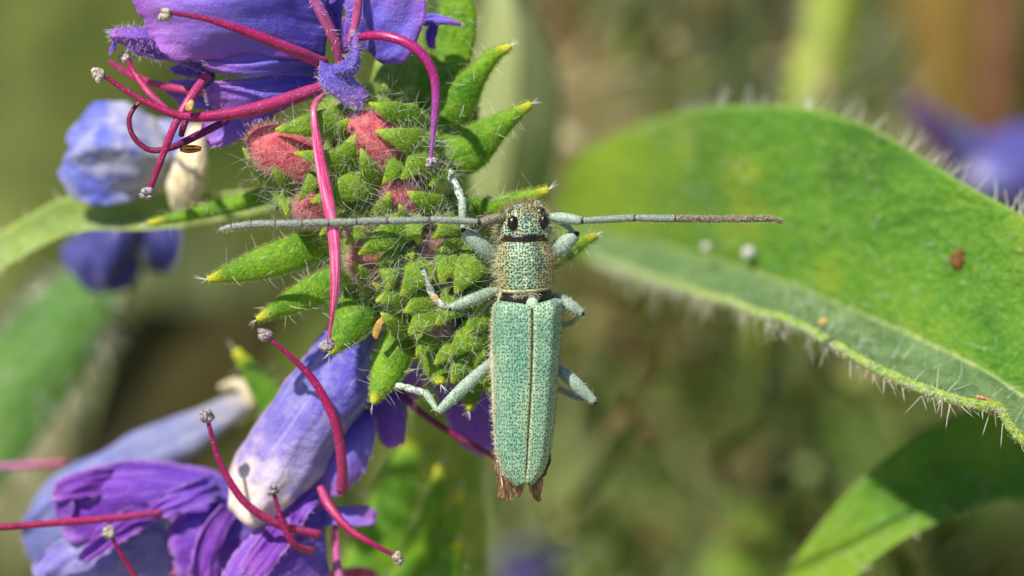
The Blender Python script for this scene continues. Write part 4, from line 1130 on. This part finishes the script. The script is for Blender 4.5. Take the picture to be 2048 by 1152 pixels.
far_thing('brown_leaf', 'brown withered leaf blurred near the top centre', 'leaf', [(1090, -150, -42), (1080, -40, -42), (1090, 40, -42), (1120, 120, -42)], [(1290, -150, -42), (1280, -40, -42), (1260, 30, -42), (1200, 100, -42)], lin(92, 72, 40), lin(116, 92, 56), (1150, 600, -70))
far_thing('olive_brown_leaf', 'dark olive brown leaf in shade between the narrow leaf and lower flowers', 'leaf', [(150, 620, -36), (200, 700, -36), (180, 800, -36), (120, 1000, -36)], [(620, 600, -36), (560, 720, -36), (500, 840, -36), (380, 1000, -36)], lin(58, 54, 18), lin(82, 76, 28), (350, 1200, -44))  # blade coloured dark olive brown all over
far_thing('tan_leaf', 'small tan and rust coloured fallen leaf blurred beside the beetle', 'leaf', [(1200, 690, -40), (1230, 710, -40), (1260, 720, -40), (1300, 740, -40)], [(1210, 640, -40), (1250, 650, -40), (1290, 670, -40), (1310, 720, -40)], lin(70, 50, 26), lin(104, 80, 44), (1300, 1200, -70))
r_ = np.random.default_rng(21)
gs = []
for k in range(260):
    if k < 190:
        x, y, z = r_.uniform(980, 1900), r_.uniform(520, 1250), r_.uniform(-40, -13)
    else:
        x, y, z = r_.uniform(1080, 1760), r_.uniform(-60, 230), r_.uniform(-44, -22)
    a = r_.normal(1.2, .9)
    L, w = r_.uniform(70, 230), r_.uniform(5, 22)
    dx, dy = math.cos(a) * L, -math.sin(a) * L
    bx = r_.normal(0, 30)
    G = lance_grid(PP([(x, y, z), (x + dx * .5 + bx, y + dy * .5, z + r_.normal(0, 1.5)), (x + dx, y + dy, z + r_.normal(0, 3))]), np.array([.5, 1, .9, .2]) * w / 100, (r_.normal(0, .5), r_.normal(0, .5), 1), .2, 8, 3)
    gs.append(sheet(G, .03, float(np.clip(r_.choice([.02, .1, .2, .35, .55, .72, .85], p=[.26, .14, .1, .08, .10, .09, .23]) + r_.normal(0, .03), 0, 1))))
for k in range(22):  # beige blobs added to read as bokeh highlights in the blur
    c_ = P(r_.uniform(1080, 1900), r_.choice([r_.uniform(60, 200), r_.uniform(620, 1150)]), r_.uniform(-26, -15))
    s_ = r_.uniform(.12, .3)
    gs.append(blob(c_, np.eye(3) * s_, .3, k, 8, 10, rnd=.7))
tg = obj('grass_tangle', join(gs), m_meadow, base=P(1450, 1300, -35))
tag(tg, 'tangle of dim olive and brown grass blades and added pale bokeh spots blurred around the beetle', 'grass', kind='stuff')
far_thing('low_leaf', 'mossy green blurred leaf low behind the wing tips', 'leaf', [(1080, 960, -34), (1180, 930, -34), (1300, 960, -34), (1400, 1040, -34)], [(1080, 1100, -34), (1180, 1080, -34), (1300, 1090, -34), (1400, 1110, -34)], lin(90, 112, 48), lin(126, 140, 74), (1200, 1400, -50))
far_thing('lime_leaf', 'lime green blurred leaf rising from the bottom edge', 'leaf', [(1380, 1300, -30), (1400, 1180, -30), (1440, 1090, -30), (1500, 1020, -30)], [(1560, 1300, -30), (1560, 1180, -30), (1560, 1090, -30), (1540, 1020, -30)], lin(104, 136, 40), lin(140, 166, 62), (1450, 1500, -44))


# ------------------------------------------------------------------ the beetle
TEAL = lin(118, 172, 152)


def cuticle(name, base, alt, pit, scale, size=(0.20, 0.34), stretch=(1, 1, 1), gold=None, mode='elytron', rough=0.42):
    n = NT(name)
    u, v, r = n.attr()[:3]
    co = n.coord(stretch)
    vo = n.n('TexVoronoi', {'Scale': scale, 'Vector': co, 'Randomness': 0.72}, voronoi_dimensions='2D')
    nz = n.noise(5, 3)
    streak = n.noise(1.0, 3, n.coord((58, 12, 30)))
    c = n.mix(n.sm(n.noise(1.6, 3), 0.3, 0.7), base, alt)
    if mode == 'elytron':
        # pale pubescence along the suture and the side margin
        s = n.math('MAXIMUM', n.sm(v, 0.13, 0.03), n.sm(v, 0.90, 1.0))
        c = n.mix(n.math('MULTIPLY', s, 0.75), c, gold)
        c = n.mix(n.math('MULTIPLY', n.sm(v, 0.035, 0.015), 0.8), c, lin(60, 92, 72))
    elif mode == 'pronotum':
        d = n.math('ABSOLUTE', n.math('SUBTRACT', v, 0.25))
        c = n.mix(n.sm(n.math('ADD', d, n.math('MULTIPLY', n.math('SUBTRACT', nz, 0.5), 0.25)), 0.05, 0.20), c, gold)
        c = n.mix(n.math('MULTIPLY', n.math('MULTIPLY', n.sm(d, 0.022, 0.005), n.sm(u, 0.45, 0.85)), 0.8), c, lin(206, 222, 196))
        dk = n.math('ABSOLUTE', n.math('SUBTRACT', v, 0.335))
        c = n.mix(n.math('MULTIPLY', n.sm(dk, 0.045, 0.01), n.math('MULTIPLY', n.sm(u, 0.9, 0.6), 0.6)), c, lin(28, 40, 34))  # dark band right of the centre line: shading painted into the colour
    elif mode == 'head':
        c = n.mix(n.sm(n.noise(4.5, 3), 0.42, 0.74), c, gold)
    c = n.mix(n.math('MULTIPLY', n.sm(streak, 0.50, 0.68), 0.45), c, lin(204, 224, 200))
    c = n.mix(n.math('MULTIPLY', n.sm(streak, 0.46, 0.34), 0.40), c, lin(40, 92, 84))
    pt = n.sm(vo.outputs['Distance'], size[1], size[0])
    c = n.mix(n.math('MULTIPLY', pt, 0.92), c, pit)
    h = n.math('SUBTRACT', n.math('MULTIPLY', streak, 0.35), pt)
    return n.done(c, rough, 0.45, 0, None, n.bump(h, 0.55, 0.025), sheen=0.25)


M_elytron = cuticle('elytron_teal', lin(94, 148, 124), lin(138, 176, 142), lin(8, 46, 46), 16.5, (0.15, 0.33), (1.18, 0.80, 1), lin(176, 190, 146))
M_pron = cuticle('pronotum_gold_teal', lin(118, 164, 138), lin(150, 184, 146), lin(14, 18, 12), 18.5, (0.24, 0.46), (1, 1, 1), lin(176, 156, 84), 'pronotum')
M_head = cuticle('head_teal_gold', lin(116, 162, 140), lin(150, 186, 160), lin(14, 18, 14), 18.0, (0.25, 0.45), (1, 1, 1), lin(182, 166, 104), 'head')
n = NT('limb_blue_grey')
st_ = n.noise(34, 4, rough=0.7)
c = n.mix(n.sm(st_, 0.36, 0.62), lin(104, 132, 118), lin(170, 190, 174))
c = n.mix(n.math('MULTIPLY', n.sm(n.noise(52, 2), 0.54, 0.66), 0.7), c, lin(34, 52, 44))
M_limb = n.done(c, 0.5, 0.4, 0, None, n.bump(st_, 0.4, 0.02), sheen=0.25)
n = NT('antenna_grey')
u, v, r = n.attr()[:3]
st_ = n.noise(46, 3)
c = n.mix(n.sm(st_, 0.38, 0.62), lin(84, 94, 92), lin(152, 162, 154))
e = n.math('MAXIMUM', n.sm(u, 0.04, 0.0), n.sm(u, 0.95, 0.99))
c = n.mix(n.math('MULTIPLY', e, 0.9), c, lin(34, 26, 24))
M_ant = n.done(c, 0.5, 0.4, 0, None, n.bump(st_, 0.35, 0.02), sheen=0.25)
n = NT('antenna_tan_mottled')
u, v, r = n.attr()[:3]
st_ = n.noise(44, 3)
c = n.mix(n.sm(st_, 0.42, 0.58), lin(70, 54, 40), lin(150, 146, 126))
e = n.math('MAXIMUM', n.sm(u, 0.03, 0.0), n.sm(u, 0.975, 0.995))
c = n.mix(n.math('MULTIPLY', e, 0.6), c, lin(40, 30, 26))
M_ant2 = n.done(c, 0.5, 0.4, 0, None, n.bump(st_, 0.35, 0.02), sheen=0.25)
M_black = plain_mat('black_cuticle', lin(18, 12, 12), lin(46, 30, 28), 14, 0.3, 0, 0.3, 0.5)
M_eye = plain_mat('eye_black', lin(10, 9, 10), lin(26, 20, 20), 30, 0.22, 0, 0.15, 0.55)
M_belly = plain_mat('belly_cream', lin(168, 178, 142), lin(216, 218, 188), 16, 0.7, 0, 0.5, sheen=0.4)
M_scut = plain_mat('scutellum_pale', lin(140, 178, 152), lin(176, 202, 174), 14, 0.6, 0, 0.5, sheen=0.4)
n = NT('hind_wing_brown')
w_ = n.noise(1.0, 4, n.coord((30, 5, 8)))
c = n.mix(n.sm(w_, 0.4, 0.65), lin(108, 82, 60), lin(190, 154, 118))
M_wing = n.done(c, 0.3, 0.6, 0.25, None, n.bump(w_, 0.35, 0.03), metal=0.25)
M_bhair = hair_mat('beetle_pale_hair', lin(224, 218, 176), lin(244, 242, 222))
M_dhair = hair_mat('beetle_brown_hair', lin(132, 112, 70), lin(206, 190, 140))
M_pad = plain_mat('tarsus_pale', lin(104, 130, 124), lin(212, 216, 200), 16, 0.6, 0, 0.4)
M_tan = plain_mat('tarsus_orange', lin(176, 142, 96), lin(206, 190, 160), 10, 0.5)

bt = thing('longhorn_beetle', P(1048, 700, 0.0), 'blue green longhorn beetle clinging head up to the bud spike with antennae outstretched', 'beetle')


def elytron(S, O, mirror):
    nu, nv = 64, 22
    Sc = cr(PP([(a, b, 0) for a, b in S]), nu)
    Oc = cr(PP([(a, b, 0) for a, b in O]), nu)
    # row parameter by height so that rows run straight across
    s = np.linspace(0, 1, nv) ** 0.9
    prof = 0.80 - 0.03 * np.exp(-(s / 0.05) ** 2) - 0.10 * s ** 2 - 0.52 * np.clip((s - 0.55) / 0.45, 0, 1) ** 2.6
    t = np.linspace(0, 1, nu)
    env = 0.90 + 0.10 * np.minimum(t / 0.08, 1) ** 0.6 - 0.26 * t ** 2.2
    G = Sc[:, None] * (1 - s)[None, :, None] + Oc[:, None] * s[None, :, None]
    G[..., 2] = 0.05 + prof[None] * env[:, None]
    # slight swelling at the shoulder
    G[..., 2] += 0.05 * np.exp(-((t[:, None] - 0.06) / 0.05) ** 2 - ((s[None] - 0.72) / 0.18) ** 2)
    G += gnormals(G) * (0.006 * wob(G, 9, 3))[..., None]
    o = obj('elytron', sheet(G, 0.035, .3, False), M_elytron, bt)
    return o, G


eL, GL = elytron([(1063, 610), (1064, 660), (1061.5, 764), (1056, 860), (1053.5, 907), (1050, 963)],
                 [(996, 602), (986, 614), (984, 650), (985, 703), (988, 784), (989, 840), (991, 886), (997, 920), (1008, 951), (1031, 970)], False)
eR, GR = elytron([(1066, 610), (1066.5, 660), (1064, 764), (1058.5, 860), (1056, 907), (1052.5, 963)],
                 [(1112, 597), (1124, 605), (1123, 640), (1120, 682), (1115, 744), (1108.5, 825), (1102, 885), (1096, 915), (1086, 942), (1066, 967)], True)
# abdomen and thorax below the wing cases
gb = tube([P(1050, 570, .18), P(1050, 620, .16), P(1048, 700, .14), P(1043, 800, .12), P(1039, 890, .1), P(1030, 950, .08), P(1014, 994, .02)], [.50, .64, .675, .61, .53, .39, .16], 22, 44, .62, rough=.02)
ab = obj('abdomen', gb, M_belly, bt)
gp = tube([P(1048, 482, .30), P(1048, 500, .31), P(1049.5, 530, .31), P(1050.5, 556, .31), P(1051, 575, .30)], [.455, .49, .535, .57, .575, .565, .55, .53, .51], 40, 40, .88, rough=.0)
pr = obj('pronotum', gp, M_pron, bt)
obj('collar', tube([P(1048, 479, .30), P(1048, 487, .30)], [.44, .465, .46], 32, 8, .9), plain_mat('collar_gold', lin(150, 160, 118), lin(196, 200, 156), 24, .6), pr)
obj('hind_rim', tube([P(1051, 573, .30), P(1051.5, 580, .29)], [.505, .525, .49], 32, 8, .86), plain_mat('rim_gold', lin(140, 148, 104), lin(204, 206, 164), 24, .6, sheen=.3), pr)
obj('mesothorax', tube([P(1052, 578, .26), P(1053, 596, .24), P(1054, 612, .2)], [.47, .55, .52], 28, 12, .85), M_black, bt)
obj('scutellum', blob(P(1064, 606, .735), [np.array([0, .12, -.03]), np.array([.125, 0, 0]), np.array([0, 0, .06])], .10, 2, 14, 18), M_scut, bt)
# head
gh = tube([P(1050, 409, .20), P(1050, 425, .24), P(1049, 445, .27), P(1048, 462, .28), P(1047.5, 476, .28)], [.16, .37, .46, .515, .535, .54, .525, .49], 36, 34, .78, rough=.015)
hd = obj('head', gh, M_head, bt)
obj('neck', tube([P(1047.5, 470, .28), P(1047.5, 484, .27)], [.48, .485, .47], 28, 8, .95), M_black, bt)
for x, y, z, ax, ay in ((1026, 446.5, .645, .115, .15), (1087, 443.5, .575, .10, .148)):
    obj('eye', blob(P(x, y, z), [np.array([0, ay, 0]), np.array([ax, 0, 0]), np.array([0, 0, .10])], 0, 0, 20, 24), M_eye, hd)
for x, y, z, s in ((1027, 427, .49, 1.5), (1080, 425, .48, 1.5)):
    obj('eye_lobe', blob(P(x, y, z), [np.array([.08, .02, 0]) * s, np.array([-.02, .07, 0]) * s, np.array([0, 0, .08])], .1, 3), M_eye, hd)
for x, y, z in ((1012.5, 439, .46), (1098, 435.5, .40)):
    obj('antennal_socket', blob(P(x, y, z), [np.array([.075, 0, 0]), np.array([0, .062, 0]), np.array([0, 0, .07])], .08, 5), M_black, hd)

# antennae
def antenna(segs, scape, mats, zs):
    h = holder('antenna', bt)
    hh = []
    a, b, w0, w1 = scape
    obj('scape', tube([P(*a), P((a[0] + b[0]) / 2, (a[1] + b[1]) / 2 - 1, (a[2] + b[2]) / 2 + .02), P(*b)], [w0 / 220, w1 / 190, w1 / 180, w1 / 190, w1 / 240], 16, 20, .95, rough=.02), mats[0], h)
    obj('pedicel', tube([P(b[0], b[1], b[2]), P(segs[0][0], segs[0][1], b[2])], [w1 / 300, w1 / 320], 12, 6), M_black, h)
    for k in range(len(segs) - 1):
        x0, y0, ww0 = segs[k]
        x1, y1, ww1 = segs[k + 1]
        z0, z1 = np.interp([k / (len(segs) - 1), (k + 1) / (len(segs) - 1)], np.linspace(0, 1, len(zs)), zs)
        mid = ((x0 + x1) / 2, (y0 + y1) / 2 + (0.4 if k % 2 else -0.4), (z0 + z1) / 2)
        g = tube([P(x0, y0, z0), P(*mid), P(x1, y1, z1)], [ww0 / 205, ww0 / 185, (ww0 + ww1) / 370, ww1 / 178, ww1 / 195], 14, 18, .85, rnd=k * .13, rough=.02, seed=k)
        obj('segment', g, mats[1] if k < mats[3] else mats[2], h)
        p, N = on_mesh(g, 60, facing)
        hh.append(hairs(p, N + [0, -.6, 0], .07, .0032, .3, 2, .4))
    obj('antenna_hair', join(hh), M_bhair, h, kind='stuff')
    return h


antenna([(957, 443.5, 12), (858, 439.5, 12.5), (774, 442, 13.5), (713, 443.5, 14), (657, 445, 14.5), (604, 447, 14.5), (551, 448, 14.5), (502, 449, 14), (463, 454, 12.5), (438, 461, 8)],
        ((1009, 435, .50), (961, 445, .66), 15, 19), (M_ant2, M_ant, M_ant, 99), [.66, .80, .92, 1.0, 1.0, .98])
antenna([(1165, 441.5, 13), (1270, 436, 13.5), (1351, 437, 14), (1400, 437.5, 13.5), (1444, 438, 13.5), (1483, 438, 13), (1516, 437.5, 12.5), (1551, 438, 11.5), (1565, 444, 8)],
        ((1101, 433.5, .44), (1162, 442, .62), 16, 20), (M_limb, M_ant, M_ant2, 2), [.62, .6, .5, .35, .2, .1])


# legs
def leg(femur, fw, tibia, tw, tars, tmat=None, orange=False, claws=True):
    h = holder('leg', bt)
    a, b = P(*femur[0]), P(*femur[1])
    m = (a + b) / 2 + [0, 0, .06]
    g1 = tube([a, m, b], np.array([.62, 1.05, 1.22, 1.18, 1.0, .72]) * fw / 200, 16, 24, .8, rnd=random.random(), rough=.02)
    obj('femur', g1, M_limb, h)
    obj('knee', blob(b, [unit(b - a) * fw / 330, unit(np.cross(b - a, [0, 0, 1])) * fw / 460, np.array([0, 0, fw / 400])], .1, 3), M_black, h)
    t = [P(*q) for q in tibia]
    g2 = tube(t, np.array([.55, .8, 1.0, .95]) * tw / 200, 12, 20, .85, rnd=random.random(), rough=.03)
    obj('tibia', g2, tmat or M_limb, h)
    ps = [P(*q[:3]) for q in tars]
    for k in range(len(ps) - 1):
        w = tars[k][3] / 200
        d = ps[k + 1] - ps[k]
        g = tube([ps[k], ps[k] + d * .5, ps[k] + d * 1.02], [w * .8, w * .95, w * 1.02, w * .95], 10, 10, .7, rnd=k * .3)
        obj('tarsal_segment', g, M_tan if (orange and k == 0) else M_pad, h)
    if claws and len(ps) > 1:
        e, d = ps[-1], unit(ps[-1] - ps[-2])
        s = unit(np.cross(d, [0, 0, 1]))
        gs = [tube([e, e + d * .06 + s * sg * .05, e + d * .09 + s * sg * .05 - [0, 0, .05]], [.028, .02, .006], 6, 8) for sg in (-1, 1)]
        obj('claw', join(gs), M_black, h)
    gs = []
    for g, k, l in ((g1, 90, .10), (g2, 34, .10)):
        p, N = on_mesh(g, k, facing)
        gs.append(hairs(p, N, l, .0045, .25, 2, .4))
    obj('leg_hair', join(gs), M_bhair, h, kind='stuff')
    return h


leg([(996, 522, .12), (929, 462, .42)], 29, [(927, 460, .42), (925, 430, .36), (925, 397, .24)], 17, [(924, 400, .24, 17), (916, 380, .18, 18), (907, 365, .12, 17), (901, 352, .06, 12), (904, 341, .0, 10)])
leg([(1098, 514, .10), (1151, 470, .36)], 31, [(1150, 468, .36), (1132, 450, .24), (1108, 436, .10)], 14, [(1108, 436, .1, 13), (1092, 425, .0, 13), (1080, 414, -.1, 12), (1072, 404, -.2, 9)])
leg([(992, 580, .10), (902, 616, .34)], 22, [(901, 616, .34), (888, 611, .38), (874, 603, .36)], 15, [(877, 605, .36, 15), (866, 592, .36, 15), (859, 576, .36, 15), (853, 563, .38, 12), (846, 541, .40, 9)], M_pad, True)
leg([(1108, 590, .05), (1164, 627, .20)], 21, [(1163, 627, .18), (1146, 645, -.15), (1122, 652, -.5)], 14, [(1122, 652, -.5, 13), (1108, 655, -.6, 12), (1096, 655, -.7, 9)])
leg([(984, 722, .05), (876, 824, .26)], 22, [(876, 824, .26), (864, 804, .12), (850, 784, -.05)], 15, [(851, 787, -.05, 15), (832, 781, -.12, 15), (812, 775, -.2, 14), (793, 771, -.28, 10)])
leg([(1108, 728, .05), (1189, 804, .18)], 22, [(1188, 804, .16), (1155, 796, -.3), (1118, 778, -.8)], 15, [(1118, 778, -.8, 13), (1108, 790, -.9, 12), (1100, 800, -1.0, 9)])

# folded hind wings sticking out behind the wing cases
wg = holder('hind_wing', bt)
petal(bt, 'hind_wing', [[(992, 912, .12), (991, 940, .15), (993, 970, .18), (996, 996, .2)], [(1006, 930, .22), (1006, 955, .32), (1008, 982, .34), (1012, 1003, .3)], [(1026, 950, .2), (1024, 970, .2), (1026, 988, .2), (1028, 998, .2)], [(1048, 955, .25), (1046, 970, .3), (1046, 982, .28), (1043, 992, .25)]], M_wing, 18, 18, th=.012, wr=.05, freq=9, seed=90, rnd_end=.08)
petal(bt, 'hind_wing', [[(1052, 955, .25), (1058, 970, .28), (1062, 985, .25), (1068, 999, .22)], [(1068, 950, .25), (1071, 970, .34), (1074, 985, .34), (1077, 1002, .28)], [(1084, 940, .1), (1083, 965, .15), (1083, 985, .18), (1084, 1002, .18)]], M_wing, 18, 14, th=.012, wr=.04, freq=9, seed=91, rnd_end=.08)
petal(bt, 'hind_wing', [[(1092, 895, .0), (1088, 920, .0), (1078, 945, .02), (1068, 962, .05)], [(1100, 908, -.05), (1101, 926, -.02), (1092, 944, .02), (1080, 964, .05)]], plain_mat('wing_dark', lin(52, 40, 28), lin(84, 66, 46), 12, .35, .2), 14, 6, th=.012, seed=92)
bpy.data.objects.remove(wg)

# beetle hair
gs, gd = [], []
p, N = on_mesh(gp, 1050, lambda p, N: (np.abs(N[:, 0]) > 0.55) & (N[:, 2] > -0.5))
lft = N[:, 0] < 0
gs.append(hairs(p[lft], N[lft] + [0, -.25, 0], .20, .0038, .4, 3, .35))
gd.append(hairs(p[~lft], N[~lft] + [0, -.25, 0], .17, .0038, .4, 3, .35))
p, N = on_mesh(gb, 3600, lambda p, N: (np.abs(N[:, 0]) > 0.45) & (N[:, 2] > -0.6) & (p[:, 1] > -3.9))
gs.append(hairs(p, N + [0, -.35, 0], .12, .0045, .4, 3, .4))
p, N = on_mesh(gh, 1300, lambda p, N: ((N[:, 1] > 0.15) | (np.abs(N[:, 0]) > .7)) & (N[:, 2] > -0.4))
m = N[:, 1] > 0.15
gd.append(hairs(p[m], N[m] * .5 + [0, .9, .1], .18, .0055, .25, 3, .25))
gs.append(hairs(p[~m], N[~m] + [0, -.3, 0], .20, .0048, .4, 3, .35))
p, N = on_mesh(tube([P(995, 515, .1), P(1000, 545, .1)], [.1, .1], 8, 6), 60); gs.append(hairs(p, np.tile([-.9, .2, .3], (60, 1)), .3, .0048, .4, 3, .35))
p, N = on_mesh(tube([P(1100, 500, .1), P(1104, 525, .1)], [.1, .1], 8, 6), 60); gs.append(hairs(p, np.tile([.9, .3, .3], (60, 1)), .3, .0048, .4, 3, .35))
q, dd = on_grid(GL, 420, (0.02, .97), (.93, 1), None)
gs.append(hairs(q, dd * .6 + [-.8, -.4, 0], .08, .0045, .3, 2, .4))
q, dd = on_grid(GR, 300, (0.02, .97), (.93, 1), None)
gd.append(hairs(q, dd * .6 + [.8, -.4, 0], .08, .0045, .3, 2, .4))
for GX in (GL, GR):      # reclining pubescence over the wing cases, densest at suture and margin
    q, dd = on_grid(GX, 1700, (0.01, .99), (0, 1), None)
    gs.append(hairs(q, dd * .35 + [0, -1, 0], .07, .0038, .2, 2, .25))
    q, dd = on_grid(GX, 420, (0.01, .99), (0, .10), None)
    gs.append(hairs(q, dd * .3 + [0, -1, 0], .06, .0045, .2, 2, .25))
p, N = on_mesh(gp, 700, lambda p, N: N[:, 2] > 0.3)
gs.append(hairs(p, N * .6 + [0, -.7, 0], .08, .0038, .3, 2, .4))
p, N = on_mesh(tube([P(1030, 588, .66), P(1075, 588, .66)], [.05, .05], 8, 8), 260)
gs.append(hairs(p, N * .6 + [0, -.3, .6], .11, .0045, .4, 3, .4))
obj('pale_hair', join(gs), M_bhair, bt, kind='stuff')
obj('brown_hair', join(gd), M_dhair, bt, kind='stuff')

# ------------------------------------------------------------------ crumbs caught on the stamens
hk = thing('seed_husk', P(380, 298, .5), 'small ribbed brown seed husk caught below the curled dark stamen', 'husk')
obj('shell', blob(P(381, 298, .5), [np.array([.225, .01, 0]), np.array([0, .085, 0]), np.array([0, 0, .07])], .1, 4, 16, 16), M_husk, hk)
for k in (-1, 0, 1):
    obj('rib', tube([P(360, 298 - k * 4, .54), P(381, 297 - k * 6, .58 - abs(k) * .01), P(402, 298 - k * 3, .53)], [.008, .016, .008], 6, 10), plain_mat('husk_dark', lin(70, 36, 12), lin(110, 62, 24), 20, .5), hk)
ch = obj('chaff', blob(P(378, 211, .95), [np.array([.03, .1, 0]), np.array([.07, -.02, .02]), np.array([0, 0, .03])], .35, 6, 12, 12), plain_mat('chaff_tan', lin(170, 118, 60), lin(214, 174, 110), 18, .6), base=P(378, 211, .95))
tag(ch, 'tan flake of chaff stuck on the thick curved crimson stamen', 'chaff')
bs = obj('dry_scale', sheet(surf([PP([(772, 640, .0), (764, 655, .05), (754, 680, .05), (746, 672, 0)]), PP([(764, 632, .0), (752, 645, .08), (746, 660, .06), (745, 668, 0)])], 12, 6), .03), plain_mat('scale_tan', lin(176, 136, 62), lin(206, 172, 100), 10, .6, .2), base=P(758, 655, .0))
tag(bs, 'dry tan scale lodged between two green bracts below the buds', 'scale')
